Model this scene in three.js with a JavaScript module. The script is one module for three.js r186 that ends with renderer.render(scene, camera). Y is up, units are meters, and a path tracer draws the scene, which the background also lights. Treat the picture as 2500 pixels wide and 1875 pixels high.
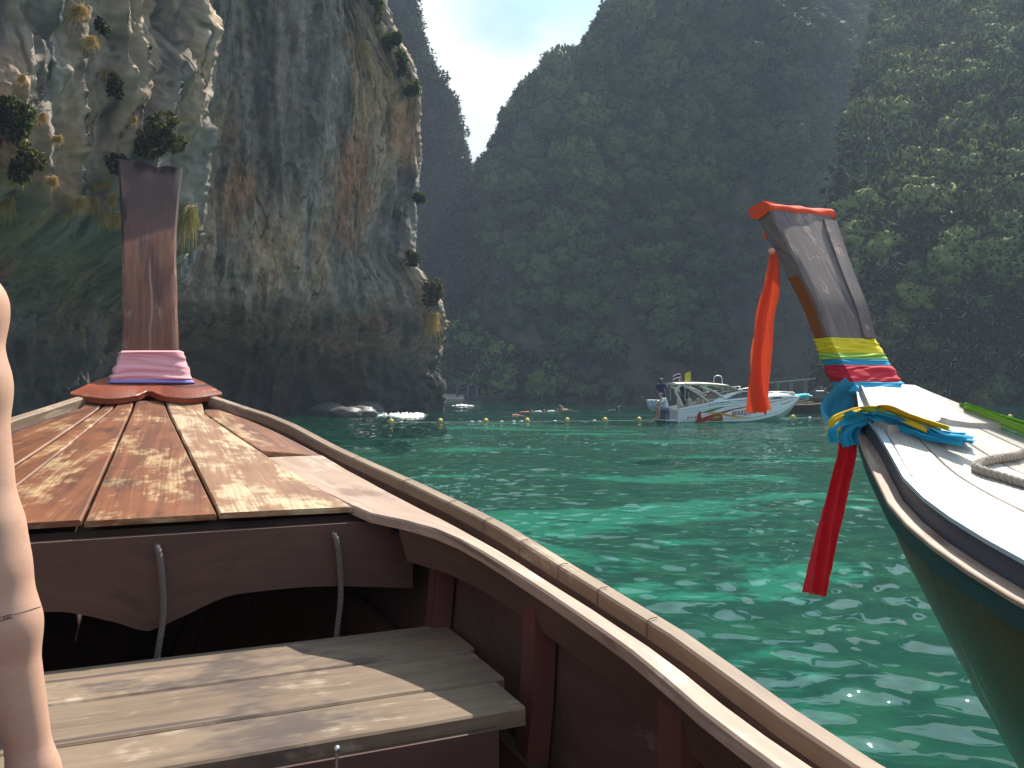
import * as THREE from 'three';
import { ImprovedNoise } from 'three/addons/math/ImprovedNoise.js';
import { mergeGeometries, mergeVertices, toCreasedNormals } from 'three/addons/utils/BufferGeometryUtils.js';
import { RoundedBoxGeometry } from 'three/addons/geometries/RoundedBoxGeometry.js';

// ---------------------------------------------------------------- camera, sun, sky, exposure
const F = 2020, EYE = 1.6;                         // focal length in photo pixels, eye above the water
const scene = new THREE.Scene();
const camera = new THREE.PerspectiveCamera(2 * Math.atan(937.5 / F) * 180 / Math.PI, 4 / 3, 0.05, 2500);
camera.position.set(0, EYE, 0);
camera.rotation.x = Math.atan(17.5 / F);
const renderer = new THREE.WebGLRenderer({ antialias: true });
renderer.toneMapping = THREE.LinearToneMapping;
renderer.toneMappingExposure = 1.68;
renderer.shadowMap.enabled = true;
const SUN_AZ = 30 * Math.PI / 180, SUN_EL = 50 * Math.PI / 180;
const sunDir = new THREE.Vector3(Math.sin(SUN_AZ) * Math.cos(SUN_EL), Math.sin(SUN_EL), -Math.cos(SUN_AZ) * Math.cos(SUN_EL));
const sun = new THREE.DirectionalLight(new THREE.Color(1, 0.93, 0.82), 4.8);
sun.position.copy(sunDir).multiplyScalar(300);
sun.castShadow = true;
Object.assign(sun.shadow.camera, { left: -120, right: 120, top: 120, bottom: -120, near: 1, far: 800 });
sun.shadow.mapSize.set(4096, 4096);
scene.add(sun, sun.target);
scene.fog = new THREE.FogExp2(new THREE.Color(0.66, 0.79, 0.97), 0.0008);

// ---------------------------------------------------------------- helpers
function mulberry(a) { return () => { a |= 0; a = a + 0x6D2B79F5 | 0; let t = Math.imul(a ^ a >>> 15, 1 | a); t = t + Math.imul(t ^ t >>> 7, 61 | t) ^ t; return ((t ^ t >>> 14) >>> 0) / 4294967296; }; }
const PN = new ImprovedNoise();
const N = (x, y = 0, z = 0) => PN.noise(x + 31.7, y + 17.3, z + 5.1);
function fbm(x, y, z, o = 4, g = 0.5) { let s = 0, a = 1, t = 0; for (let i = 0; i < o; i++) { s += a * N(x, y, z); t += a; a *= g; x *= 2.03; y *= 2.03; z = z * 2.03 + 7.7; } return s / t; }
const ridge = (x, y, z) => 1 - 2 * Math.abs(N(x, y, z));
const clamp = (x, a = 0, b = 1) => Math.min(b, Math.max(a, x));
const sm = (a, b, x) => { x = clamp((x - a) / (b - a)); return x * x * (3 - 2 * x); };
const lerp = (a, b, t) => a + (b - a) * t;
const mix3 = (a, b, t) => [lerp(a[0], b[0], t), lerp(a[1], b[1], t), lerp(a[2], b[2], t)];
function table(rows) {                              // rows [x, y...]: smooth (Hermite) look-up of the columns
  const n = rows.length;
  return (x, c = 1) => {
    if (x <= rows[0][0]) return rows[0][c];
    if (x >= rows[n - 1][0]) return rows[n - 1][c];
    let i = 0; while (x > rows[i + 1][0]) i++;
    const d = (k) => (rows[k + 1][c] - rows[k][c]) / (rows[k + 1][0] - rows[k][0]);
    const m = (k) => k <= 0 ? d(0) : k >= n - 1 ? d(n - 2) : d(k - 1) * d(k) <= 0 ? 0 : 2 * d(k - 1) * d(k) / (d(k - 1) + d(k));
    const h = rows[i + 1][0] - rows[i][0], t = (x - rows[i][0]) / h, t2 = t * t, t3 = t2 * t;
    return (2 * t3 - 3 * t2 + 1) * rows[i][c] + (t3 - 2 * t2 + t) * h * m(i) + (3 * t2 - 2 * t3) * rows[i + 1][c] + (t3 - t2) * h * m(i + 1);
  };
}
const range = (a, b, n) => Array.from({ length: n + 1 }, (_, i) => a + (b - a) * i / n);
const PITCH = camera.rotation.x;
function ray(u, v) { const d = new THREE.Vector3((u - 1250) / F, -(v - 937.5) / F, -1); return d.applyAxisAngle(new THREE.Vector3(1, 0, 0), PITCH); }
function at(u, v, z) { const d = ray(u, v); return d.multiplyScalar(z / -d.z).add(camera.position); }   // the place seen at a photo pixel, z metres ahead
const onWater = (u, v) => { const d = ray(u, v); return d.multiplyScalar(-EYE / d.y).add(camera.position); };

function grid(nu, nv, fn, uvfn) {                   // fn(i/nu, j/nv) -> [x, y, z]
  const p = new Float32Array((nu + 1) * (nv + 1) * 3), uv = new Float32Array((nu + 1) * (nv + 1) * 2), ix = new Uint32Array(nu * nv * 6);
  let k = 0;
  for (let j = 0; j <= nv; j++) for (let i = 0; i <= nu; i++, k++) {
    const q = fn(i / nu, j / nv); p.set(q, k * 3); uv.set(uvfn ? uvfn(i / nu, j / nv, q) : [i / nu, j / nv], k * 2);
  }
  k = 0;
  for (let j = 0; j < nv; j++) for (let i = 0; i < nu; i++) { const a = j * (nu + 1) + i, b = a + 1, c = a + nu + 1, d = c + 1; ix.set([a, b, d, a, d, c], k); k += 6; }
  const g = new THREE.BufferGeometry();
  g.setAttribute('position', new THREE.BufferAttribute(p, 3)); g.setAttribute('uv', new THREE.BufferAttribute(uv, 2)); g.setIndex(new THREE.BufferAttribute(ix, 1));
  g.computeVertexNormals(); return g;
}
const surfaceOnly = (g) => { const p = g.attributes.position, o = []; for (let k = 0; k < g.index.count; k += 3) { const t = [0, 1, 2].map((q) => g.index.getX(k + q)); if (t.every((q) => p.getY(q) > -1)) o.push(...t); } g.setIndex(o); g.computeVertexNormals(); return g; };
let uvShift = 0, loftCount = 0;
function loft(rings, { closed = true, caps = true, crease = 0.6, uvScale = [0.5, 1] } = {}) {   // rings: arrays of [x, y, z] of equal length; u runs along, v round the section, in metres
  const m = rings[0].length, cols = closed ? m + 1 : m, p = [], uv = [], ix = []; let along = 0;
  loftCount++; uvShift = (loftCount * 0.37) % 0.36; const vShift = (loftCount * 0.613) % 0.36;
  rings.forEach((r, i) => {
    if (i) along += Math.hypot(...[0, 1, 2].map((c) => r.reduce((s, q, k) => s + q[c] - rings[i - 1][k][c], 0) / m));
    let round = 0;
    for (let k = 0; k < cols; k++) {
      const q = r[k % m], b = r[(k + m - 1) % m];
      if (k) round += Math.hypot(q[0] - b[0], q[1] - b[1], q[2] - b[2]);
      p.push(...q); uv.push(along * uvScale[0] + uvShift, round * uvScale[1] + vShift);
    }
  });
  for (let i = 0; i + 1 < rings.length; i++) for (let k = 0; k + 1 < cols; k++) { const a = i * cols + k, b = a + 1, c = a + cols, d = c + 1; ix.push(a, c, d, a, d, b); }
  if (closed && caps) for (const [i, flip] of [[0, 0], [rings.length - 1, 1]]) {
    const base = p.length / 3, r = rings[i], sh = THREE.ShapeUtils, c = [0, 1, 2].map((a) => r.reduce((s, q) => s + q[a], 0) / m);
    let n = [0, 0, 0];
    for (let k = 0; k < m; k++) { const a = r[k], b = r[(k + 1) % m]; n[0] += (a[1] - b[1]) * (a[2] + b[2]); n[1] += (a[2] - b[2]) * (a[0] + b[0]); n[2] += (a[0] - b[0]) * (a[1] + b[1]); }
    const w = n.map(Math.abs), drop = w[0] > w[1] && w[0] > w[2] ? 0 : w[1] > w[2] ? 1 : 2, ax = [0, 1, 2].filter((a) => a !== drop);
    const tri = sh.triangulateShape(r.map((q) => new THREE.Vector2(q[ax[0]], q[ax[1]])), []);
    r.forEach((q) => { p.push(...q); uv.push(q[ax[0]] * uvScale[0] + uvShift, q[ax[1]] * uvScale[1]); });
    const v = (k) => r[k];
    for (const t of tri) {
      const [A, B, C] = t.map(v), e = [B[0] - A[0], B[1] - A[1], B[2] - A[2]], f = [C[0] - A[0], C[1] - A[1], C[2] - A[2]];
      const cr = [e[1] * f[2] - e[2] * f[1], e[2] * f[0] - e[0] * f[2], e[0] * f[1] - e[1] * f[0]], o = rings[i ? rings.length - 2 : 1], oc = [0, 1, 2].map((a) => o.reduce((s, q) => s + q[a], 0) / m);
      const out = cr[0] * (c[0] - oc[0]) + cr[1] * (c[1] - oc[1]) + cr[2] * (c[2] - oc[2]) > 0;
      ix.push(base + t[0], base + t[out ? 1 : 2], base + t[out ? 2 : 1]);
    }
  }
  const g = new THREE.BufferGeometry();
  g.setAttribute('position', new THREE.Float32BufferAttribute(p, 3)); g.setAttribute('uv', new THREE.Float32BufferAttribute(uv, 2)); g.setIndex(ix);
  return orient(crease === null ? (g.computeVertexNormals(), g) : toCreasedNormals(g, crease), closed);
}
function orient(g, closed) {                         // faces outward: positive volume
  if (!closed) { if (!g.attributes.normal) g.computeVertexNormals(); return g; }
  const p = g.attributes.position, ix = g.index; let vol = 0; const n = ix ? ix.count : p.count, id = (k) => ix ? ix.getX(k) : k;
  for (let k = 0; k < n; k += 3) { const [a, b, c] = [id(k), id(k + 1), id(k + 2)]; vol += p.getX(a) * (p.getY(b) * p.getZ(c) - p.getZ(b) * p.getY(c)) + p.getY(a) * (p.getZ(b) * p.getX(c) - p.getX(b) * p.getZ(c)) + p.getZ(a) * (p.getX(b) * p.getY(c) - p.getY(b) * p.getX(c)); }
  if (vol < 0) {
    if (ix) for (let k = 0; k < n; k += 3) { const b = ix.getX(k + 1); ix.setX(k + 1, ix.getX(k + 2)); ix.setX(k + 2, b); }
    else for (const a of Object.values(g.attributes)) for (let k = 0; k < n; k += 3) for (let c = 0; c < a.itemSize; c++) { const i1 = (k + 1) * a.itemSize + c, i2 = (k + 2) * a.itemSize + c, t = a.array[i1]; a.array[i1] = a.array[i2]; a.array[i2] = t; }
    const nn = g.attributes.normal; if (nn) for (let k = 0; k < nn.array.length; k++) nn.array[k] *= -1;
  }
  return g;
}
const names = {};
const numbered = (n) => { const k = names[n] = (names[n] ?? -1) + 1; return k ? `${n}_${String(k).padStart(3, '0')}` : n; };
function thing(name, label, category, pos = [0, 0, 0], turn = 0, group) {
  const o = new THREE.Group(); o.name = numbered(name); o.position.set(...pos); o.rotation.y = turn; scene.add(o);
  o.userData = { label, category }; if (group) o.userData.group = group; return o;
}
function part(name, geo, mat, parent, label) {
  const m = new THREE.Mesh(geo, mat); m.name = name; m.castShadow = m.receiveShadow = true; parent.add(m);
  if (label) m.userData.label = label; return m;
}
function solo(name, geo, mat, label, category, group, pos) {
  const m = part(numbered(name), geo, mat, scene); m.userData = { label, category }; if (group) m.userData.group = group; if (pos) m.position.copy(pos); return m;
}
function struct(name, geo, mat) { const m = part(name, geo, mat, scene); m.userData.kind = 'structure'; return m; }
const V = (a) => a.isVector3 ? a : new THREE.Vector3(...a);
function tube(pts, r, n = 8, seg = 0, closed = false) { return new THREE.TubeGeometry(new THREE.CatmullRomCurve3(pts.map(V), closed, 'centripetal'), seg || Math.max(2, pts.length * 4), r, n, closed); }
function bar(a, b, r, n = 8) {
  a = V(a); b = V(b); const g = new THREE.CylinderGeometry(r, r, a.distanceTo(b), n), d = b.clone().sub(a).normalize();
  return g.applyQuaternion(new THREE.Quaternion().setFromUnitVectors(new THREE.Vector3(0, 1, 0), d)).translate(...a.clone().add(b).multiplyScalar(0.5).toArray());
}
const box = (x, y, z, w, h, d, r = 0.02) => new RoundedBoxGeometry(w, h, d, 2, Math.min(r, w * 0.45, h * 0.45, d * 0.45)).translate(x, y, z);
const plain = (g) => { g = g.index ? g.toNonIndexed() : g; for (const k of Object.keys(g.attributes)) if (!['position', 'normal', 'uv'].includes(k)) g.deleteAttribute(k); return g; };
const join = (...gs) => mergeGeometries(gs.flat().map(plain));
function paint(w, h, fn, srgb = true) {              // fn(x, y) in 0..1 -> linear rgb; y runs up
  const d = new Uint8Array(w * h * 4), enc = (c) => c <= 0.0031308 ? 12.92 * c : 1.055 * Math.pow(c, 1 / 2.4) - 0.055; let k = 0;
  for (let j = 0; j < h; j++) for (let i = 0; i < w; i++) { const c = fn(i / w, j / h); for (let q = 0; q < 3; q++) d[k++] = 255 * clamp(srgb ? enc(clamp(c[q])) : c[q]); d[k++] = 255; }
  const t = new THREE.DataTexture(d, w, h); t.magFilter = THREE.LinearFilter; t.minFilter = THREE.LinearMipmapLinearFilter; t.generateMipmaps = true;
  t.wrapS = t.wrapT = THREE.MirroredRepeatWrapping; if (srgb) t.colorSpace = THREE.SRGBColorSpace; t.needsUpdate = true; return t;
}
const std = (c, rough = 0.7, more = {}) => new THREE.MeshStandardMaterial({ color: Array.isArray(c) ? new THREE.Color().setRGB(...c) : c, roughness: rough, ...more });
const phys = (c, rough, more = {}) => new THREE.MeshPhysicalMaterial({ color: Array.isArray(c) ? new THREE.Color().setRGB(...c) : c, roughness: rough, ...more });

// sky: air brighter toward the sun, thin white cloud
{
  const w = 1024, h = 512, d = new Float32Array(w * h * 4), v = new THREE.Vector3(); let k = 0;
  for (let j = 0; j < h; j++) for (let i = 0; i < w; i++) {
    const el = ((j + 0.5) / h - 0.5) * Math.PI, az = ((i + 0.5) / w - 0.5) * 2 * Math.PI;
    v.set(Math.cos(el) * Math.cos(az), Math.sin(el), Math.cos(el) * Math.sin(az));
    const up = Math.max(v.y, 0), ang = Math.acos(clamp(v.dot(sunDir), -1, 1));
    let c = mix3([0.20, 0.32, 0.44], [0.03, 0.085, 0.24], Math.pow(up, 0.5));
    const glow = 1.45 * Math.exp(-ang / 0.5) + 3.2 * Math.exp(-ang / 0.24);
    c = [c[0] + glow * 0.62, c[1] + glow * 0.85, c[2] + glow * 0.95];
    const s = 1.6 / (up + 0.25), n = fbm(v.x * s + 3.1, v.z * s + 1.15, 0.4, 5, 0.55);
    const cl = sm(-0.12, 0.2, n) * sm(0.02, 0.15, v.y);
    const b = 0.36 + 1.9 * Math.exp(-ang / 0.62);
    c = mix3(c, [b * 1.02, b * 1.02, b], cl * 0.85);
    if (v.y < 0) c = mix3(c, [0.10, 0.20, 0.20], sm(0, -0.1, v.y));
    d[k++] = c[0]; d[k++] = c[1]; d[k++] = c[2]; d[k++] = 1;
  }
  const t = new THREE.DataTexture(d, w, h, THREE.RGBAFormat, THREE.FloatType);
  t.mapping = THREE.EquirectangularReflectionMapping; t.magFilter = THREE.LinearFilter; t.needsUpdate = true;
  scene.background = t; scene.environment = t; scene.backgroundIntensity = scene.environmentIntensity = 0.8;
}

// ---------------------------------------------------------------- water over a pale sea bed
{
  const rnd = mulberry(5), waves = [];
  for (let i = 0; i < 46; i++) {
    const L = 0.13 * Math.pow(24, i / 45), dir = -0.5 + (rnd() - 0.5) * 3.4, slope = (0.007 + 0.052 * Math.exp(-((Math.log(L / 0.32)) ** 2) / 1.4)) * (0.6 + 0.8 * rnd());
    const k = 2 * Math.PI / L; waves.push([k * Math.cos(dir), k * Math.sin(dir), rnd() * 6.28, slope / k, L, 0.35 + rnd() * 0.7, rnd() * 50]);
  }
  const R = [], radial = 620; for (let i = 0; i <= radial; i++) R.push(0.9 * Math.pow(420 / 0.9, i / radial));
  const A = []; for (let i = 0; i <= 520; i++) A.push(-0.66 + 1.32 * i / 520); for (let i = 1; i <= 90; i++) A.push(0.66 + (2 * Math.PI - 1.32) * i / 90);
  const nA = A.length, P = new Float32Array(nA * R.length * 3), Nn = new Float32Array(P.length), U = new Float32Array(nA * R.length * 2), ix = []; let k = 0;
  for (let j = 0; j < R.length; j++) for (let i = 0; i < nA; i++, k++) {
    const r = R[j], x = r * Math.sin(A[i]), z = -r * Math.cos(A[i]), step = r * 0.01;
    let h = 0, sx = 0, sz = 0;
    const gust = 0.75 + 0.9 * fbm(x * 0.11, z * 0.11, 2, 2), wx = N(x * 0.23, z * 0.23, 1) * 1.6, wz = N(x * 0.23, z * 0.23, 9) * 1.6;
    for (const [kx, kz, ph, a, L, , o] of waves) {
      const near = L < 1.2 ? gust : 1, env = near * (1 + 0.8 * Math.sin(x * 0.37 / L ** 0.5 + o) * Math.sin(z * 0.31 / L ** 0.5 + o * 2)), p = kx * (x + wx) + kz * (z + wz) + ph, s = Math.sin(p), c = Math.cos(p);
      sx += a * kx * c * env; sz += a * kz * c * env; h += a * s * env * clamp(L / (4 * step) - 0.3);
    }
    P.set([x, h, z], k * 3); const l = 1 / Math.hypot(sx, 1, sz); Nn.set([-sx * l, l, -sz * l], k * 3); U.set([x / 200 + 0.5, z / 200 + 0.5], k * 2);
  }
  for (let j = 0; j + 1 < R.length; j++) for (let i = 0; i + 1 < nA; i++) { const a = j * nA + i, b = a + 1, c = a + nA, d = c + 1; ix.push(a, b, d, a, d, c); }
  const g = new THREE.BufferGeometry(); g.setAttribute('position', new THREE.BufferAttribute(P, 3)); g.setAttribute('normal', new THREE.BufferAttribute(Nn, 3)); g.setAttribute('uv', new THREE.BufferAttribute(U, 2)); g.setIndex(ix);
  // clear green water; below it pale green sand between dark reefs and weed
  const patch = (x, z, o = 2) => { const X = x - 29.46, Z = z + 132.34, w = fbm(X * 0.06, Z * 0.06, 3, 3) * 5, b = fbm(X * 0.42, Z * 0.6, 2, o, 0.66); return [sm(-0.04, 0.38, 0.75 * fbm((X + w) * 0.09, (Z - w) * 0.14, 8.4, 3, 0.5) + 0.42 * b), b]; };
  struct('water', g, phys([0.008, 0.125, 0.09], 0.03, { ior: 1.5, transmission: 0.5, thickness: 0, transparent: true, opacity: 0.64, side: THREE.DoubleSide }));
  const bedTex = paint(1400, 1400, (x, y) => {
    const X = (x - 0.5) * 100, Z = (y - 0.5) * 100, [a, b] = patch(X, Z, 6), rip = 0.5 + 0.5 * Math.sin(Z * 5 + 6 * N(X * 0.4, Z * 0.4, 4));
    const reef = sm(-0.08, 0.26, a - 0.42 + 0.3 * fbm(X * 2.2, Z * 2.2, 6, 3, 0.65)), stone = sm(0.3, 0.36, fbm(X * 1.3, Z * 1.3, 12, 3, 0.6));
    return mix3(mix3(mix3([0.012, 0.075, 0.05], [0.05, 0.24, 0.12], sm(-0.2, 0.4, fbm(X * 1.1, Z * 1.1, 22, 4, 0.65))), mix3([0.06, 0.52, 0.32], [0.12, 0.72, 0.50], rip * 0.4 + b * 0.5), reef), [0.02, 0.09, 0.06], stone * 0.85);
  });
  const bed = grid(120, 120, (a, b) => { const x = (a - 0.5) * 520, z = (b - 0.5) * 520, f = Math.hypot(x, z); return [x, -1.7 - 0.35 * fbm(x * 0.07, z * 0.07, 1, 3) - f * 0.004, z]; }, (a, b, q) => [q[0] / 100 + 0.5, q[2] / 100 + 0.5]);
  struct('seabed', bed, std(0xffffff, 0.95, { map: bedTex, side: THREE.DoubleSide }));
}

// ---------------------------------------------------------------- rock and hills
const leafMats = (c, tr = 0.35) => phys(c, 0.75, { transmission: tr, thickness: 0, side: THREE.DoubleSide, vertexColors: true });
function leaves(n, place, size, rnd, tint, droop = 0.5) {       // n folded leaves; place() -> [pos, outward]
  const p = [], c = [], ix = [], nn = [], a = new THREE.Vector3(), b = new THREE.Vector3(), w = new THREE.Vector3();
  for (let i = 0; i < n; i++) {
    const [pos, out] = place(rnd), s = size * (0.6 + 0.8 * rnd()), t = tint(rnd, pos), k = p.length / 3;
    a.set(rnd() - 0.5, rnd() - 0.5, rnd() - 0.5).multiplyScalar(1.5).add(out); a.y -= droop * rnd(); a.normalize();
    b.set(rnd() - 0.5, rnd() - 0.5, rnd() - 0.5).cross(a).normalize(); w.crossVectors(a, b);
    const P = (l, side, up) => p.push(pos.x + s * (a.x * l + b.x * side + w.x * up), pos.y + s * (a.y * l + b.y * side + w.y * up), pos.z + s * (a.z * l + b.z * side + w.z * up));
    P(0, 0, 0); P(0.5, 0.27, 0.1); P(1, 0, -0.08); P(0.5, -0.27, 0.1);
    for (let q = 0; q < 4; q++) { c.push(...t); nn.push(w.x, w.y, w.z); }
    ix.push(k, k + 1, k + 2, k, k + 2, k + 3);
  }
  const g = new THREE.BufferGeometry(); g.setAttribute('position', new THREE.Float32BufferAttribute(p, 3)); g.setAttribute('normal', new THREE.Float32BufferAttribute(nn, 3)); g.setAttribute('color', new THREE.Float32BufferAttribute(c, 3)); g.setIndex(ix); return g;
}
const inBall = (r) => (rnd) => { const v = new THREE.Vector3(); do v.set(rnd() * 2 - 1, rnd() * 2 - 1, rnd() * 2 - 1); while (v.lengthSq() > 1); const l = v.length(); v.multiplyScalar((0.55 + 0.45 * l) / (l + 1e-3) * Math.pow(l, 0.4)); return [new THREE.Vector3(v.x * r[0], v.y * r[1], v.z * r[2]), v.clone().normalize()]; };
const greens = (lo, hi) => (rnd) => mix3(lo, hi, rnd());
function slope({ path, H, nA, nH, back, bump, shift, top = () => 1, uvLen = [70, 45] }) {   // a rock wall: plan path (camera on its +normal side), set back by back(along, h), roughened by bump(along, h, p)
  const cv = new THREE.CatmullRomCurve3(path.map(([x, z]) => new THREE.Vector3(x, 0, z)), false, 'centripetal'), len = cv.getLength();
  cv.arcLengthDivisions = 400;
  const frames = range(0, 1, nA).map((a) => { const p = cv.getPointAt(a), t = cv.getTangentAt(a); return [p, new THREE.Vector3(-t.z, 0, t.x)]; });
  const fn = (a, b) => {
    const [p, n] = frames[Math.round(a * nA)], h = lerp(-2.5, H * top(a), b), off = -back(a, h, a * len) + bump(a * len, h, p);
    const d = shift ? shift(a, h, p) : [0, 0]; return [p.x + n.x * off + d[0], h, p.z + n.z * off + d[1]];
  };
  const g = grid(nA, nH, fn, (a, b) => [a * len / uvLen[0], (lerp(-2.5, H, b) + 2.5) / uvLen[1]]);
  g.userData = { nA, nH, len }; return g;
}
const colored = (g, fn) => { const p = g.attributes.position, n = g.attributes.normal, c = new Float32Array(p.count * 3); for (let i = 0; i < p.count; i++) c.set(fn(p.getX(i), p.getY(i), p.getZ(i), n.getX(i), n.getY(i), n.getZ(i)), i * 3); g.setAttribute('color', new THREE.BufferAttribute(c, 3)); return g; };
function rockColor(x, y, z, k = 1) {                 // limestone: grey, black algae streaks, tan and rust staining
  const st = fbm(x * 0.6 * k, y * 0.075 * k, z * 0.6 * k, 4, 0.65), big = fbm(x * 0.07, y * 0.05, z * 0.07 + 4, 3), fine = fbm(x * 2.2 * k, y * 0.9 * k, z * 2.2 * k, 3, 0.6);
  let c = mix3([0.26, 0.228, 0.19], [0.10, 0.09, 0.082], sm(-0.25, 0.3, st + 0.2 * fine));
  c = mix3(c, [0.42, 0.29, 0.18], sm(-0.12, 0.34, big + 0.5 * fbm(x * 0.4, y * 0.06, z * 0.4 + 9, 3)) * 0.85);
  c = mix3(c, [0.40, 0.19, 0.09], sm(0.12, 0.42, fbm(x * 0.2, y * 0.12, z * 0.2 + 21, 4)) * 0.7);
  c = mix3(c, [0.035, 0.038, 0.045], sm(0.1, 0.4, fbm(x * 0.9 * k, y * 0.14 * k, z * 0.9 * k + 40, 3, 0.66)) * 0.75);
  const crack = sm(0.90, 0.985, ridge(x * 1.3 * k, y * 0.3 * k, z * 1.3 * k + 60)) * sm(0.0, 0.3, N(x * 0.6, y * 0.35, z * 0.6 + 70)), pit = sm(0.22, 0.42, fbm(x * 1.1 * k, y * 0.9 * k, z * 1.1 * k + 80, 4, 0.66));
  c = mix3(c, [0.30, 0.28, 0.25], 0.55 * sm(0.15, 0.4, fbm(x * 0.8 * k, y * 0.55 * k, z * 0.8 * k + 110, 4, 0.65)));
  c = mix3(c, [0.018, 0.018, 0.02], Math.max(crack * 0.7, pit * 0.6));
  const f = 1.12 + 0.85 * fine + 0.55 * fbm(x * 5.5 * k, y * 2.6 * k, z * 5.5 * k + 90, 2, 0.6); return c.map((q) => clamp(q * f));
}
// the near left cliff
const tipBack = table([[-3, -0.2], [0, 0], [2.1, 0.33], [3.4, 0.8], [5.1, 0.66], [6.7, 0.33], [7.7, 0.8], [9.4, 1.5], [10.7, 2.5], [12, 3.15], [14.7, 3], [17.4, 2.8], [20, 2.65], [22.6, 2.55], [24.7, 2.65], [26.3, 3.3], [28, 4.1], [30, 5.1], [31.3, 6], [33.3, 6.5], [46, 14]]);
const wallBack = table([[-3, 4.2], [0, 4.4], [2.5, 4.6], [4.2, 4.0], [5.6, 2.4], [6.8, 1.1], [8, 0.4], [10, 0.1], [12, 0], [14, -0.1], [22, -0.5], [30, -1.0], [46, -1.8]]);
const hollow = table([[-3, 3.6], [0, 3.8], [4.5, 4.2], [6.5, 3.0], [7.8, 1.1], [8.6, 0.3], [10, 0], [22, -0.4], [46, -1.4]]);
let leftCliff;
{
  const path = [[-36, -2], [-27.5, -14], [-20.6, -21], [-18.3, -28.2], [-17.1, -32], [-15.9, -35.4], [-15.7, -38], [-17.6, -44], [-20.4, -51.5], [-19.3, -54.6], [-15.2, -56.8], [-11.6, -59.6], [-8, -62.4], [-5.7, -64.6], [-5.15, -65.3], [-5.3, -66.8], [-8, -77], [-14, -88], [-26, -100]];
  const bump = (a, h, p) => {
    const x = p.x, z = p.z, tip = sm(-14.5, -10, x) * sm(12, 6.5, h), left = sm(-42, -39, z), w = fbm(x * 0.3, h * 0.15, z * 0.3, 3);
    const fl = fbm((x + w) * 0.75, h * 0.09, (z - w) * 0.75, 4, 0.55), big = fbm(x * 0.13, h * 0.07, z * 0.13 + 3, 3);
    let d = 0.9 * big + 0.4 * fl + 1.3 * (0.22 - Math.abs(fbm(x * 0.62 + w, h * 0.2, z * 0.62, 5, 0.64))) + 0.42 * fbm(x * 1.5, h * 0.5, z * 1.5, 5, 0.66) + 0.32 * Math.abs(fbm(x * 2.9, h * 1.5, z * 2.9, 3, 0.65)) - 0.35 * Math.pow(clamp(ridge(x * 0.8 + w, h * 0.11, z * 0.8 + 3) - 0.55) / 0.45, 2) + 0.35 * Math.min(0, fbm(x * 0.5, h * 0.32, z * 0.5 + 30, 3));
    d += left * sm(5, 9, h) * (1.3 * Math.pow(clamp(ridge(x * 0.5 + w * 0.4, h * 0.07 + 0.04 * x, z * 0.5)), 3) + 0.45 * Math.abs(fbm(x * 1.4, h * 0.3, z * 1.4, 3)));
    d += tip * (0.0 + 1.4 * fbm(x * 0.5, h * 0.6, z * 0.5, 5, 0.62) + 0.25 * ridge(x * 1.3, h * 1.6, z * 1.3));
    d += 0.5 * sm(11, 9, h) * fbm(x * 0.8, h * 0.7, z * 0.8, 4, 0.6) * (1 - tip);
    d += 0.25 * sm(9, 10.5, h) * sm(11.5, 10.5, h) * (0.5 + N(x * 0.4, 2, z * 0.4));
    return d * (1 - 0.55 * sm(0.5, 1, tip) * sm(1.2, 0, h));
  };
  const back = (a, h, s) => { const t = sm(0.55, 0.6, a), l = sm(0.45, 0.4, a), hh = h + 1.8 * fbm(s * 0.16, 3, 1, 3) * sm(11, 8, h); return lerp(lerp(wallBack(hh), hollow(hh), l), 0.12 * wallBack(h), t); };
  const shift = (a, h, p) => { const k = 1.25 * tipBack(h) * sm(-14, -6, p.x) * sm(0.5, 0.6, a); return [-0.69 * k, 0.5 * k]; };
  const g = slope({ path, H: 44, nA: 660, nH: 370, back, bump, shift, uvLen: [112, 47] });
  const tex = paint(2048, 1024, (u, v) => {
    const s = u * 112, h = v * 47 - 2.5, wet = sm(5.2, 2.6, h + 1.6 * fbm(s * 0.35, h * 0.5, 3, 4));
    if (s < 14 || s > 92 || h > 36) return [0.16, 0.15, 0.135];
    const low = sm(8.6, 6.6, h + 0.8 * N(s * 0.3, 5)), dry = low < 1 ? rockColor(s, h, 7) : [0, 0, 0], dampShade = low > 0 ? rockColor(s * 1.2, h * 4 + 50, 7).map((q) => q * 0.5) : [0, 0, 0], c = mix3(dry, dampShade, low); return mix3(c, [0.03, 0.03, 0.03], wet * 0.8);  // lower rock darkened: damp staining plus the undercut shade painted in
  });
  tex.wrapS = tex.wrapT = THREE.ClampToEdgeWrapping;
  leftCliff = struct('rock_cliff', g, std(0xffffff, 0.9, { map: tex, bumpMap: tex, bumpScale: 0.5, side: THREE.DoubleSide }));
}
const boulderMat = std([0.07, 0.068, 0.066], 0.55);
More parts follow.
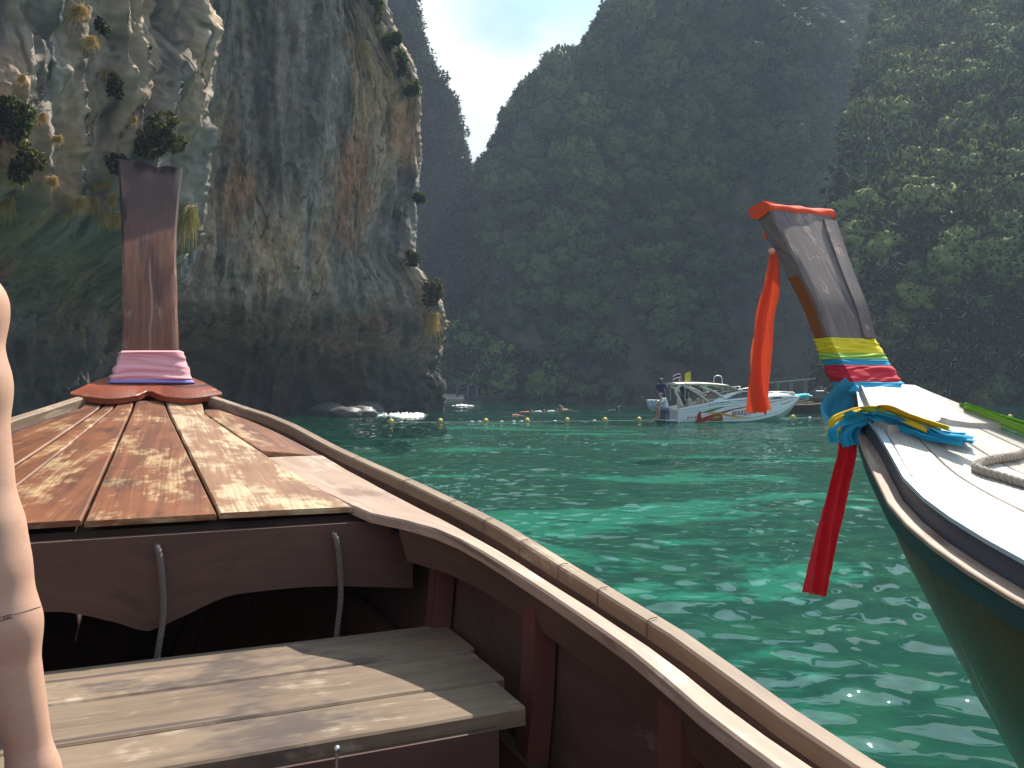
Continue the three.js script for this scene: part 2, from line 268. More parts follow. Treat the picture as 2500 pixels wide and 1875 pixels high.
// clumps of leaves that cover the far slopes
const clumpGeos = [1, 2, 3].map((s) => leaves(46, inBall([1, 0.75, 1]), 0.55, mulberry(s), (r) => { const q = 0.6 + 0.8 * r(); return [q, q, q]; }, 0.7));
const crownGeos = [4, 5, 6].map((s) => leaves(230, inBall([1, 0.8, 1]), 0.27, mulberry(s), (r, p) => { const q = 0.6 + 0.8 * r(); return [q, q, q]; }, 0.5));
const lumpGeos = [7, 8, 9, 10].map((sd) => {         // a tree crown: a bumpy mass bristling with leaves, for the far slopes
  const g0 = new THREE.IcosahedronGeometry(1, 9); g0.deleteAttribute('normal'); g0.deleteAttribute('uv'); const g = mergeVertices(g0, 1e-4), p = g.attributes.position, v = new THREE.Vector3(), c = [], rnd = mulberry(sd);
  const shape = (w) => { const a = fbm(w.x * 1.6 + sd * 5, w.y * 1.6, w.z * 1.6, 3, 0.6), f = fbm(w.x * 5.5, w.y * 5.5 + sd * 3, w.z * 5.5, 4, 0.75); return [1 + 0.5 * a + 0.42 * f, f]; };
  for (let i = 0; i < p.count; i++) { v.fromBufferAttribute(p, i); const [k, f] = shape(v); v.multiplyScalar(k); p.setXYZ(i, v.x, v.y * 0.85, v.z); const q = clamp(1 + 0.9 * fbm(v.x * 3 + 40, v.y * 3, v.z * 3 + sd, 3), 0.6, 1.5); c.push(q, q, q * 0.9); }   // hue varies on its own, not with the bumps
  g.setAttribute('color', new THREE.Float32BufferAttribute(c, 3)); g.computeVertexNormals();
  const lf = leaves(700, (r) => { const d = new THREE.Vector3(r() * 2 - 1, r() * 2 - 1, r() * 2 - 1).normalize(), k = shape(d)[0] * 1.0; return [new THREE.Vector3(d.x * k, d.y * k * 0.85, d.z * k), d]; }, 0.15, rnd, (r) => { const q = 0.7 + 0.9 * r(); return [q, q, q * 0.85]; }, 0.2);
  return mergeGeometries([g, lf]);
});
const rc = new THREE.Raycaster();
function cover(name, label, category, g, n, keep, size, tints, seed, mat, geos = clumpGeos) {   // leaf clumps scattered over a slope's mesh
  const rnd = mulberry(seed), p = g.attributes.position, nm = g.attributes.normal, M = geos.map(() => []), m = new THREE.Matrix4(), q = new THREE.Quaternion(), e = new THREE.Euler();
  for (let i = 0; i < n; i++) {
    const k = Math.floor(rnd() * p.count), x = p.getX(k), y = p.getY(k), z = p.getZ(k), v = keep(x, y, z, nm.getX(k), nm.getY(k), nm.getZ(k));
    if (rnd() > v) continue;
    const s = size * (0.5 + 1.0 * rnd() * rnd()) * (0.7 + 0.5 * v); e.set(rnd() * 0.8 - 0.4, rnd() * 6.28, rnd() * 0.8 - 0.4); q.setFromEuler(e);
    const o = 0.25 * s; m.compose(new THREE.Vector3(x + nm.getX(k) * o, y + nm.getY(k) * o, z + nm.getZ(k) * o), q, new THREE.Vector3(s, s * (0.7 + 0.5 * rnd()), s));
    M[i % geos.length].push([m.clone(), mix3(tints[0], tints[1], clamp(0.5 + fbm(x * 0.06, y * 0.06, z * 0.06, 3) + 0.5 * (rnd() - 0.5)))]);
  }
  const o = new THREE.Group(); o.name = numbered(name); scene.add(o); o.userData = { label, category, kind: 'stuff' };
  M.forEach((list, j) => {
    const im = new THREE.InstancedMesh(geos[j], mat, list.length); list.forEach(([mm, c], i) => { im.setMatrixAt(i, mm); im.setColorAt(i, new THREE.Color().setRGB(...c)); });
    im.name = 'foliage'; im.castShadow = im.receiveShadow = true; im.userData.kind = 'stuff'; o.add(im);
  });
  return o;
}
const leafMat = leafMats(0xffffff, 0.5), crownMat = std(0xffffff, 0.85, { vertexColors: true, side: THREE.DoubleSide });
const wallRock = std(0xffffff, 0.95, { vertexColors: true, side: THREE.DoubleSide });
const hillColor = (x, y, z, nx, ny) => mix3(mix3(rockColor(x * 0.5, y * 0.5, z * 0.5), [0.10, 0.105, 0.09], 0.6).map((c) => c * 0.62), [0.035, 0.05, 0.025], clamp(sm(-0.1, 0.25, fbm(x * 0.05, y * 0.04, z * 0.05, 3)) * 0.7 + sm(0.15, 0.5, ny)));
// hazy cliff in the gap, behind the near one
{
  const sil = table([[-3, 0], [0, 0], [30, 0.5], [53.5, 1.6], [57, 4.4], [61.8, 4.8], [66.3, 5.8], [68.7, 7.2], [72.1, 7.8], [74.6, 10.1], [79, 11.1], [81, 13], [87, 13.1], [89, 16.4], [93, 22], [120, 50], [150, 80]]);
  const path = [[-120, -150], [-74, -163], [-49, -170], [-26, -177], [-14, -184], [-9.4, -193], [-12, -210], [-20, -235], [-55, -265]];
  const g = slope({ path, H: 150, nA: 200, nH: 220, back: () => 0, shift: (a, h, p) => [Math.min(0, -10.6 - sil(h) - p.x), 0], bump: (a, h, p) => 2 * fbm(p.x * 0.05, h * 0.03, p.z * 0.05, 3) + 1.6 * fbm(p.x * 0.2, h * 0.1, p.z * 0.2, 4) + 1.2 * Math.sin(h * 0.32 + 2 * N(h * 0.1, p.x * 0.05)) });
  colored(g, hillColor); struct('far_cliff', g, wallRock);
  cover('cliff_foliage', 'dark shrubs growing on ledges of the hazy blue cliff in the gap', 'foliage', g, 22000, (x, y, z, nx, ny) => x < -60 ? 0 : clamp(sm(100, 50, y) * 0.9 + sm(0.2, 0.5, ny) * 0.9 + sm(0.05, 0.3, fbm(x * 0.08, y * 0.06, z * 0.08, 3)) * 0.25), 1.9, [[0.05, 0.085, 0.03], [0.13, 0.18, 0.06]], 11, leafMat, crownGeos);
}
// valley wood between the two walls, leaf colours raised to look sunlit
{
  const g = grid(90, 90, (a, b) => { const u = lerp(930, 1330, a), d = lerp(172, 330, b), x = (u - 1250) / F * d, q = b * b; return [x, Math.max(-1, 4 + 84 * Math.pow(b, 0.85) - 6 * Math.abs(a - 0.45) + 8 * fbm(x * 0.06, d * 0.05, 1, 4)) - 6 * (b === 0), -d]; });
  colored(g, () => [0.04, 0.06, 0.025]); struct('valley_slope', g, wallRock);
  cover('valley_trees', 'green tree crowns in the valley between the two cliffs', 'trees', g, 4500, (x, y) => y > 2 ? 1 : 0, 2.6, [[0.05, 0.10, 0.02], [0.19, 0.27, 0.05]], 22, crownMat, lumpGeos);
  cover('valley_wood', 'bright green wood filling the valley between the two cliffs', 'wood', g, 9000, (x, y) => y > 2 ? 1 : 0, 3.0, [[0.07, 0.13, 0.03], [0.24, 0.32, 0.07]], 12, leafMat, crownGeos);
}
// the great wall on the right
const mass = {};
{
  const sil = table([[-3, -0.3], [0, 0], [24, 0.9], [39, 1.9], [54, 4.2], [57, 5.2], [61, 6.6], [67, 11], [70.7, 15], [73.6, 18], [77, 23], [82, 26.5], [87, 30], [91.4, 32.5], [105, 44], [130, 80]]);
  const face = table([[-3, -2], [0, 1], [3, 0], [30, 2.5], [55, 7], [75, 13], [92, 20], [110, 33], [140, 66]]);
  const path = [[-22, -330], [-14, -270], [-9.5, -215], [-7, -192], [-2, -180], [10, -174], [30, -176], [55, -183], [80, -195], [105, -210], [150, -225], [220, -215]];
  const bump = (a, h, p) => (9 * fbm(p.x * 0.022, h * 0.018, p.z * 0.022, 4) + 4 * fbm(p.x * 0.06, h * 0.012, p.z * 0.06 + 9, 3)) * sm(-8, 8, p.x) + 2.6 * fbm(p.x * 0.1, h * 0.045, p.z * 0.1 + 5, 4) + 0.9 * fbm(p.x * 0.4, h * 0.14, p.z * 0.4, 3);
  const g = slope({ path, H: 138, nA: 420, nH: 200, back: (a, h) => face(h) * sm(0.37, 0.45, a), bump, shift: (a, h, p) => [Math.max(0, sil(h) - 8.5 + 3.4 * sm(40, 58, h) - p.x), 0], top: (a) => 1 - 0.45 * sm(0.78, 0.88, a) });
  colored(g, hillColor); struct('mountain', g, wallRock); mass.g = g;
  const wooded = (x, y, z) => x > 150 || z < -285 ? 0 : clamp(0.05 + sm(5, 60, y) * 0.3 + sm(-0.12, 0.2, fbm(x * 0.045, y * 0.03, z * 0.045, 3)) * 0.75);
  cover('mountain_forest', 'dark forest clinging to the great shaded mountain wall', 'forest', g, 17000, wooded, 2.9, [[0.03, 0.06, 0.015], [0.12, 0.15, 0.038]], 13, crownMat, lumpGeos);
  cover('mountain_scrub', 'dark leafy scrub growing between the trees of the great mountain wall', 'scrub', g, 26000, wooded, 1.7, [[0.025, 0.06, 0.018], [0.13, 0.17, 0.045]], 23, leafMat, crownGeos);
}
// the nearer spur on the right; sunlight partly put into paler foliage tints
{
  const path = [[44, -112], [62, -102.2], [97, -83], [150, -54]];
  const bump = (a, h, p) => 2.6 * fbm(p.x * 0.05, h * 0.04, p.z * 0.05 + 2, 3) + 1.2 * fbm(p.x * 0.16, h * 0.1, p.z * 0.16, 3);
  const g = slope({ path, H: 96, nA: 200, nH: 220, back: (a, h) => h < 18 ? h * 0.08 : 1.4 + (h - 18) * 1.22 + 5 * sm(20, 50, h) * fbm(a * 9, h * 0.06, 4, 3), bump, top: (a) => a < 0.004 ? 0.05 : 1 });
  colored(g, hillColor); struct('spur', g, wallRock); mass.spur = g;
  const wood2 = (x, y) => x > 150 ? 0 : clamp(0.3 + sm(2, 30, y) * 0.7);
  cover('spur_forest', 'forest on the nearer spur at the right with tree tops tinted paler as if sunlit', 'forest', g, 7500, wood2, 2.5, [[0.04, 0.085, 0.018], [0.21, 0.23, 0.05]], 14, crownMat, lumpGeos);
  cover('spur_scrub', 'leafy tree tops tinted bright as if catching the sun on the spur at the right', 'scrub', g, 9000, wood2, 2.9, [[0.07, 0.14, 0.03], [0.34, 0.36, 0.09]], 24, leafMats(0xffffff, 0.6), crownGeos);
}
// beach
{
  const c = onWater(1120, 968), g = grid(60, 20, (a, b) => { const x = lerp(-26, -6, a), z = lerp(-150, -196, b); return [x, -0.6 + 5.2 * b * b * sm(0, 0.2, a) + 0.9 * b + 0.08 * N(x * 0.5, z * 0.5) - 1.2 * sm(0.72, 1, a), z]; });
  struct('beach', g, std([0.55, 0.47, 0.37], 0.95, { side: THREE.DoubleSide }));
}
// bushes and grass on the near cliff
function onCliff(u, v) { rc.set(camera.position, ray(u, v).normalize()); const hit = rc.intersectObject(leftCliff)[0]; return hit ? hit : null; }
function shrub(u, v, w, h, label, tint, seed, group, cat = 'shrub') {
  const hit = onCliff(u, v); if (!hit) { console.log('no rock at', u, v); return; }
  const p = hit.point.clone().add(new THREE.Vector3(0.7, 0.1, 0.7)), d = -p.z, s = d / F, rnd = mulberry(seed), t = thing(cat === 'shrub' ? 'shrub' : 'creeper', label, cat, p.toArray(), 0, group);
  const r = [w * s / 2, h * s / 2, Math.min(w, h) * s / 2], base = inBall(r), lobes = Array.from({ length: 7 }, () => base(rnd)[0]);
  const g = leaves(Math.round(240 + w * h * 0.22), (q) => { const l = lobes[Math.floor(q() * 7)], [o, n] = inBall(r.map((x) => x * 0.48))(q); return [o.add(l), n]; }, Math.max(0.16, 0.0085 * d * 0.55), rnd, greens(...tint), 0.3);
  part('foliage', g, leafMat, t);
  part('stem', join(lobes.slice(0, 5).map((l) => tube([[0, -r[1] * 0.5, -0.4], [l.x * 0.4, l.y * 0.3 - r[1] * 0.2, 0], l.toArray()], 0.025, 5))), barkMat, t);
}
function tuft(u, v, w, h, label, seed, green = 0) {
  const hit = onCliff(u, v); if (!hit) { console.log('no rock at', u, v); return; }
  const p = hit.point.clone().add(new THREE.Vector3(0.2, 0, 0.15)), s = -p.z / F, rnd = mulberry(seed), t = thing('grass_tuft', label, 'grass tuft', p.toArray(), 0), pos = [], col = [], ix = [];
  const R = 0.62 * Math.max(w, h) * s;
  for (let i = 0; i < 420; i++) {
    const dx = (rnd() * 2 - 1) * w / Math.max(w, h), dy = -0.15 + 1.1 * rnd(), dz = 0.15 + 0.9 * rnd(), len = R * (0.35 + 0.85 * rnd() * (0.5 + 0.5 * rnd())), fall = 0.5 + 1.1 * rnd() + 0.5 * (h > w);
    const x0 = (rnd() - 0.5) * R * 0.7, y0 = (rnd() - 0.4) * R * 0.7, c = mix3(mix3([0.40, 0.25, 0.07], [0.78, 0.58, 0.22], rnd()), [0.26, 0.30, 0.06], green * rnd()), b = 0.014 + 0.014 * rnd(), sx = rnd() < 0.5 ? 1 : 0.2;
    for (let k = 0; k <= 4; k++) { const q = k / 4, x = x0 + dx * len * q, y = y0 + len * (dy * q - fall * q * q), z = 0.05 + dz * len * q, ww = b * (1 - q * 0.85); pos.push(x - ww * sx, y - ww * (1 - sx), z, x + ww * sx, y + ww * (1 - sx), z + ww * 0.5); col.push(...c, ...c); if (k) { const m = pos.length / 3 - 4; ix.push(m, m + 1, m + 2, m + 1, m + 3, m + 2); } }
  }
  const g = new THREE.BufferGeometry(); g.setAttribute('position', new THREE.Float32BufferAttribute(pos, 3)); g.setAttribute('color', new THREE.Float32BufferAttribute(col, 3)); g.setIndex(ix); g.computeVertexNormals();
  part('blades', g, leafMat, t);
}
const barkMat = std([0.10, 0.075, 0.055], 0.9);
const G1 = [[0.16, 0.18, 0.04], [0.46, 0.46, 0.12]], G2 = [[0.12, 0.20, 0.04], [0.38, 0.50, 0.12]], G3 = [[0.07, 0.11, 0.03], [0.2, 0.24, 0.07]];  // leaf tints raised to stand in for sunlight on the shrubs
shrub(355, 345, 150, 78, 'wide olive bush on the cliff just above the dark prow post', G1, 31);
shrub(262, 415, 46, 40, 'small dark bush on the cliff left of the prow post top', G3, 32);
shrub(14, 330, 62, 130, 'tall yellow green creeper at the left edge of the cliff', G2, 33, null, 'creeper');
shrub(40, 420, 60, 70, 'leafy bush below the tall creeper at the left edge', G1, 34);
shrub(900, 20, 22, 76, 'narrow green creeper at the top of the near cliff edge', G2, 35, null, 'creeper');
shrub(938, 112, 36, 44, 'bright creeper topping the cliff edge below the narrow one', G2, 36, null, 'creeper');
shrub(960, 165, 24, 56, 'hanging green creeper on the middle of the cliff edge', G2, 37, null, 'creeper');
shrub(984, 228, 38, 34, 'round leafy bush on the shoulder of the cliff edge', G2, 38);
shrub(1004, 492, 16, 22, 'tiny bush alone half way down the cliff edge', G2, 39);
shrub(1036, 712, 38, 62, 'green bush on the rocky shoulder above the cliff foot', G1, 40);
shrub(985, 640, 30, 24, 'thin pale bush at the top of the rocky shoulder', G3, 41);
shrub(228, 90, 20, 26, 'small green bush among the grey rock fins high at left', G2, 42);
shrub(258, 235, 24, 50, 'narrow green bush under the grey rock fins', G3, 43);
tuft(190, 35, 50, 46, 'golden grass tuft highest on the left cliff', 51);
tuft(218, 108, 40, 32, 'golden grass tuft under the highest one among grey fins', 52);
tuft(254, 180, 22, 24, 'small golden tuft half way up the grey rock fins', 53);
tuft(320, 296, 22, 18, 'little golden tuft on the rock above the wide bush', 54);
tuft(50, 195, 20, 24, 'small golden tuft near the left edge above the creeper', 55);
tuft(100, 288, 20, 26, 'small golden tuft on the pale orange rock', 56);
tuft(136, 344, 26, 20, 'flat golden tuft below the pale orange rock', 57);
tuft(124, 446, 34, 30, 'golden tuft on the grey fins left of the double tuft', 58);
tuft(14, 496, 46, 56, 'rusty hanging tuft at the left edge of the cliff', 59);
tuft(38, 440, 42, 40, 'long golden tuft hanging below the leafy bush at left', 60, 0.5);
tuft(196, 494, 40, 46, 'left half of the large double golden tuft', 61);
tuft(228, 496, 34, 44, 'right half of the large double golden tuft', 62);
tuft(226, 460, 22, 20, 'small golden tuft above the large double one', 63);
tuft(256, 452, 22, 20, 'small golden tuft beside the dark bush', 64);
tuft(270, 486, 24, 34, 'golden tuft left of the prow post below the dark bush', 65);
tuft(252, 530, 26, 38, 'hanging golden tuft lowest of those left of the post', 66);
tuft(283, 532, 26, 44, 'golden tuft partly behind the prow post edge', 67);
tuft(455, 530, 46, 96, 'yellow green grass hanging right of the prow post', 68, 0.8);
tuft(154, 530, 14, 12, 'tiniest golden tuft below the grey fins', 69);
tuft(1048, 778, 40, 62, 'long dry grass arching out from the cliff corner', 70, 0.3);
tuft(884, 115, 24, 36, 'drooping yellow tuft on the dark rock near the cliff edge', 71, 0.6);
// tree by the beach, leaf colours lightened in place of sunlight
{
  const rnd = mulberry(77), p = onWater(1112, 962), t = thing('tree', 'bright green broadleaf tree behind the small beach', 'tree', [at(1112, 860, 150).x, 1.5, -150]);
  const lobes = [[0, 5.5, 0], [-2, 4.2, 0.5], [2, 4.6, 0.3], [0.5, 7.4, -0.5], [2.8, 7.2, 0], [-1.4, 6.4, 0.6], [3.6, 5.6, 0], [1, 3.4, 0.8]];
  part('trunk', join(tube([[0.4, -1, 0], [0.2, 1.5, 0], [0.4, 4, 0]], 0.22, 7), lobes.slice(1, 5).map((l) => tube([[0.3, 2.2, 0], [l[0] * 0.5, l[1] * 0.7 + 0.5, l[2]], l], 0.08, 5))), barkMat, t);
  part('crown', leaves(1500, (q) => { const l = lobes[Math.floor(q() * 8)], [o, n] = inBall([1.6, 1.2, 1.5])(q); return [o.add(V(l)), n]; }, 0.62, rnd, greens([0.10, 0.22, 0.03], [0.30, 0.48, 0.08]), 0.4), leafMat, t);
}
// foam where the swell breaks on the cliff foot
{
  const pos = (a, b) => { const u = lerp(900, 1055, a), v = lerp(1009, 1024, b); return onWater(u, v); };
  const g = grid(260, 90, (a, b) => { const p = pos(a, b), f = fbm(a * 22, b * 7, 2, 5, 0.62), m = sm(0, 0.15, a) * sm(1, 0.8, a) * sm(1, 0.35, b + 0.25 * Math.sin(a * 7)); const k = m * clamp(0.45 + f); return [p.x, k < 0.16 ? -2.6 : -0.1 + 0.26 * k, p.z]; });
  const o = solo('wave_foam', surfaceOnly(g), std([0.86, 0.88, 0.86], 0.9, { side: THREE.DoubleSide }), 'white foam of a wave breaking at the foot of the left cliff', 'foam'); o.userData.kind = 'stuff';
}
// wet boulders at the cliff foot
{
  const rnd = mulberry(91);
  const stones = [[805, 1012, 1.0], [832, 1006, 1.3], [862, 1003, 1.5], [892, 1008, 1.1], [930, 1004, 1.0], [965, 1002, 1.2], [1000, 1000, 1.2], [1030, 998, 1.0], [845, 1018, 0.8], [880, 1017, 0.8]];
  stones.forEach(([u, v, s], i) => {
    const p = onWater(u, v), g = new THREE.IcosahedronGeometry(s, 5), q = g.attributes.position, w = new THREE.Vector3();
    for (let k = 0; k < q.count; k++) { w.fromBufferAttribute(q, k); const f = 1 + 0.35 * fbm(w.x * 1.1 / s + i * 9, w.y * 1.1 / s, w.z / s, 5, 0.65) + 0.1 * ridge(w.x * 4 + i, w.y * 4, w.z * 4); w.multiplyScalar(f); q.setXYZ(k, w.x * 1.25, w.y * 0.62, w.z); }
    const gg = mergeVertices(g.deleteAttribute('normal') && g.deleteAttribute('uv') ? g : g, 1e-4); gg.computeVertexNormals();
    solo('boulder', gg, boulderMat, ['dark wet boulder farthest left at the cliff foot', 'dark boulder second from left at the cliff foot', 'tall dark boulder at the cliff foot left of the foam', 'low dark boulder where the foam begins', 'dark boulder behind the left part of the foam', 'dark boulder behind the middle of the foam', 'dark boulder behind the right part of the foam', 'dark boulder at the right end of the cliff foot', 'small wet stone in front of the leftmost boulders', 'small wet stone in front of the tall boulder'][i], 'boulder', null, new THREE.Vector3(p.x, 0.15, p.z));
  });
}

// ---------------------------------------------------------------- wood
function wood(lo, hi, { bare, bareAt = 0.1, soft = 0.2, dark = [0.03, 0.02, 0.015], darkAt = 0.25, grain = 1, seed = 0, saw = 0, w = 800, h = 400 }) {   // 2 m along x, 1 m across y
  return paint(w, h, (x, y) => {
    const X = x * 2, wv = 0.06 * fbm(X * 1.2, y * 3, seed, 3), Y = y + wv;
    const g = fbm(X * 1.6, Y * 42, seed + 3, 4, 0.6), fine = fbm(X * 6, Y * 150, seed + 8, 2), big = fbm(X * 1.4, Y * 4.5, seed + 12, 4);
    let c = mix3(lo, hi, clamp(0.5 + 0.6 * grain * g + 0.8 * big + 0.25 * fbm(X * 14, Y * 20, seed + 15, 2)));
    if (bare) { const m = sm(bareAt, bareAt + soft, fbm(X * 4.2, Y * 6.5, seed + 20, 6, 0.68) + 0.10 * g + 0.10 * fine + 0.22 * fbm(X * 26, Y * 22, seed + 27, 2, 0.6)); c = mix3(c, bare.map((q) => q * (1 + 0.3 * fine + 0.25 * g)), m); }
    c = mix3(c, dark, 0.75 * sm(darkAt, darkAt + 0.2, fbm(X * 2.2, Y * 4.4, seed + 33, 5, 0.62)));
    c = mix3(c, dark, 0.8 * sm(0.52, 0.66, ridge(X * 0.7 + seed, Y * 24, seed) * sm(0.1, 0.5, fbm(X * 0.9, Y * 9, seed + 40, 2))));   // drying cracks along the grain
    if (saw) c = mix3(c, dark, saw * sm(0.72, 0.95, N(X * 46, Y * 2.2, seed + 50)) * sm(-0.1, 0.3, big));
    const f = 1 + 0.22 * fine; return c.map((q) => clamp(q * f));
  });
}
const woodMat = (tex, rough, bump = 0.003) => std(0xffffff, rough, { map: tex, bumpMap: tex, bumpScale: bump });
const deckTex = wood([0.09, 0.03, 0.014], [0.31, 0.105, 0.038], { bare: [0.46, 0.30, 0.155], bareAt: 0.0, soft: 0.34, seed: 1, darkAt: 0.05, dark: [0.05, 0.018, 0.012] });
const wornTex = wood([0.20, 0.085, 0.042], [0.36, 0.19, 0.10], { bare: [0.54, 0.39, 0.23], bareAt: -0.12, soft: 0.34, seed: 61, darkAt: 0.22, dark: [0.12, 0.06, 0.04] });
const benchTex = wood([0.15, 0.10, 0.066], [0.29, 0.205, 0.135], { bare: [0.37, 0.28, 0.195], bareAt: 0.1, soft: 0.35, seed: 2, dark: [0.06, 0.04, 0.04], darkAt: 0.13, saw: 0.6 });
const rimTex = wood([0.20, 0.125, 0.08], [0.36, 0.25, 0.165], { bare: [0.44, 0.32, 0.22], bareAt: 0.08, soft: 0.3, seed: 71, dark: [0.08, 0.045, 0.03], darkAt: 0.2, grain: 0.7 });
const railTex = wood([0.33, 0.205, 0.14], [0.50, 0.35, 0.26], { bare: [0.58, 0.43, 0.34], bareAt: 0.02, soft: 0.4, seed: 3, dark: [0.20, 0.10, 0.07], darkAt: 0.14, grain: 0.7 });
const hullTex = wood([0.07, 0.036, 0.028], [0.13, 0.066, 0.048], { w: 512, h: 256, bare: [0.2, 0.12, 0.09], bareAt: 0.34, seed: 4, darkAt: 0.2, grain: 0.6 });
const postTex = wood([0.15, 0.075, 0.065], [0.27, 0.14, 0.11], { bare: [0.36, 0.23, 0.17], bareAt: 0.2, seed: 5, dark: [0.05, 0.028, 0.04], darkAt: 0.1, grain: 0.6 });
const paleTex = wood([0.42, 0.36, 0.30], [0.56, 0.49, 0.42], { w: 512, h: 256, grain: 0.7, bare: [0.62, 0.55, 0.48], bareAt: 0.05, seed: 6, dark: [0.30, 0.22, 0.17], darkAt: 0.2 });
const greyTex = wood([0.13, 0.10, 0.10], [0.26, 0.20, 0.185], { w: 768, h: 384, bare: [0.40, 0.28, 0.22], bareAt: 0.15, seed: 7, dark: [0.10, 0.09, 0.12], darkAt: 0.16 });
const M = {
  deck: woodMat(deckTex, 0.5), worn: woodMat(wornTex, 0.55), bench: woodMat(benchTex, 0.8, 0.004), rail: woodMat(railTex, 0.62), rim: woodMat(rimTex, 0.65), hull: woodMat(hullTex, 0.65), post: woodMat(postTex, 0.6, 0.004), pale: woodMat(paleTex, 0.42), grey: woodMat(greyTex, 0.8, 0.004),
  plate: woodMat(wood([0.16, 0.03, 0.014], [0.36, 0.08, 0.03], { bare: [0.45, 0.2, 0.08], bareAt: 0.2, seed: 9, darkAt: 0.2, w: 512, h: 256 }), 0.42),
  black: std([0.02, 0.02, 0.022], 0.5), steel: std([0.6, 0.6, 0.6], 0.35, { metalness: 0.9 }), white: phys([0.78, 0.79, 0.8], 0.3, { clearcoat: 0.4 }),
};
const yRel = (y) => EYE + y;
const strip = (ss, sec, o) => loft(ss.map((s) => sec(s).map(([t, y, ds = 0]) => [t, yRel(y), -(s + ds)])), o);
function plank(ss, tl, tr, top, th, o = {}) {        // a board on a boat between two curves, its upper edges eased
  return strip(ss, (s) => { const a = tl(s), b = tr(s), e = Math.min(0.004, (b - a) / 4), y = (t) => top(s, t), m = (a + b) / 2; return [[a, y(a) - th], [a, y(a) - e], [a + e, y(a)], [m, y(m)], [b - e, y(b)], [b, y(b) - e], [b, y(b) - th], [m, y(m) - th]]; }, { crease: 0.5, ...o });
}
function hullGeo(ss, c, w, top, keel, th = 0.035) {
  const n = 13;
  const side = (s, inn) => { const W = Math.max(w(s) - inn, 0.012), y1 = top(s), y0 = Math.min(keel(s) + inn, y1 - 0.03), f = sm(3.2, 1.2, s - (c.bow - 3.45)), r = []; for (let i = 0; i <= n; i++) { const q = i / n; r.push([W * Math.pow(1 - Math.pow(q, lerp(1.25, 2.3, f)), lerp(0.95, 0.62, f)), y1 - (y1 - y0) * q]); } return r; };
  return strip(ss, (s) => { const o = side(s, 0), i = side(s, th); return [...o.map(([t, y]) => [c.t + t, y]), ...o.slice(0, -1).reverse().map(([t, y]) => [c.t - t, y]), ...i.map(([t, y]) => [c.t - t, y]), ...i.slice(0, -1).reverse().map(([t, y]) => [c.t + t, y])]; }, { crease: 0.7, caps: false });
}
function postGeo(rows, ys, c = 0, topFn, rough = 0) {   // bow post: rows [y, aft s, fore s, left t, right t]
  const T = table(rows), n = 10, rings = ys.map((y, i) => {
    const a = T(y, 1), f = T(y, 2), l = c + T(y, 3), r = c + T(y, 4), e = 0.01, ring = [], dy = (t) => topFn && i === ys.length - 1 ? topFn((t - l) / (r - l)) : 0;
    const j = (t) => rough * N(t * 9, y * 9, i);
    for (let k = 0; k <= n; k++) { const t = lerp(l + e, r - e, k / n); ring.push([t, yRel(y + dy(t)), -a + rough * N(t * 20, y * 6, 3) * 0.3]); }
    ring.push([r + j(1) , yRel(y + dy(r)), -(a + e)], [r + j(2), yRel(y + dy(r)), -(f - e)]);
    for (let k = n; k >= 0; k--) { const t = lerp(l + e, r - e, k / n); ring.push([t, yRel(y + dy(t)), -f]); }
    ring.push([l + j(3), yRel(y + dy(l)), -(f - e)], [l + j(4), yRel(y + dy(l)), -(a + e)]);
    return ring;
  });
  return loft(rings, { crease: 0.7, uvScale: [0.5, 1] });
}
function wrapGeo(rows, y0, y1, c, out, fold, seed, n = 26, tilt = 0, bag = 0) {  // cloth wound round a post, with folds running round it
  const T = table(rows), m = 14, rings = [];
  for (let i = 0; i <= n; i++) {
    const q = i / n, y = lerp(y0, y1, q), ring = [], pts = [];
    const a = T(y, 1), f = T(y, 2), l = c + T(y, 3), r = c + T(y, 4);
    const walk = (p0, p1, k, nx, nz) => { for (let j = 0; j < k; j++) pts.push([lerp(p0[0], p1[0], j / k), lerp(p0[1], p1[1], j / k), nx, nz]); };
    walk([l, a], [r, a], m, 0, -1); walk([r, a], [r, f], 6, 1, 0); walk([r, f], [l, f], m, 0, 1); walk([l, f], [l, a], 6, -1, 0);
    const edge = Math.min(1, Math.min(q, 1 - q) * n / 2);
    pts.forEach(([t, s, nx, nz], k) => {
      const ph = y * 1 + 0.02 * N(t * 5 + seed, s * 4) + 0.035 * Math.sin(t * 11 + seed * 2) * N(y * 30, seed), u = t * 3 + s * 2;
      const w = Math.pow(Math.abs(N(ph * 42 + 3 * N(u, seed, 2), u * 0.55, seed)), 0.8) - 0.3 + 0.35 * N(ph * 95, u * 1.3, seed + 4);
      const o = out * (0.35 + 0.65 * edge) + fold * w * edge + bag * Math.sin(Math.PI * q) * 0.5;
      const cx = (l + r) / 2, cs = (a + f) / 2, dl = Math.hypot(t - cx, s - cs);
      ring.push([t + (nx * 0.8 + 0.3 * (t - cx) / dl) * o, yRel(y + tilt * (t - cx)), -(s + (nz * 0.8 + 0.3 * (s - cs) / dl) * o)]);
    });
    rings.push(ring);
  }
  return loft(rings, { caps: false, crease: null });
}
const cloth = (c, more = {}) => phys(c, 0.85, { sheen: 0.4, side: THREE.DoubleSide, ...more });
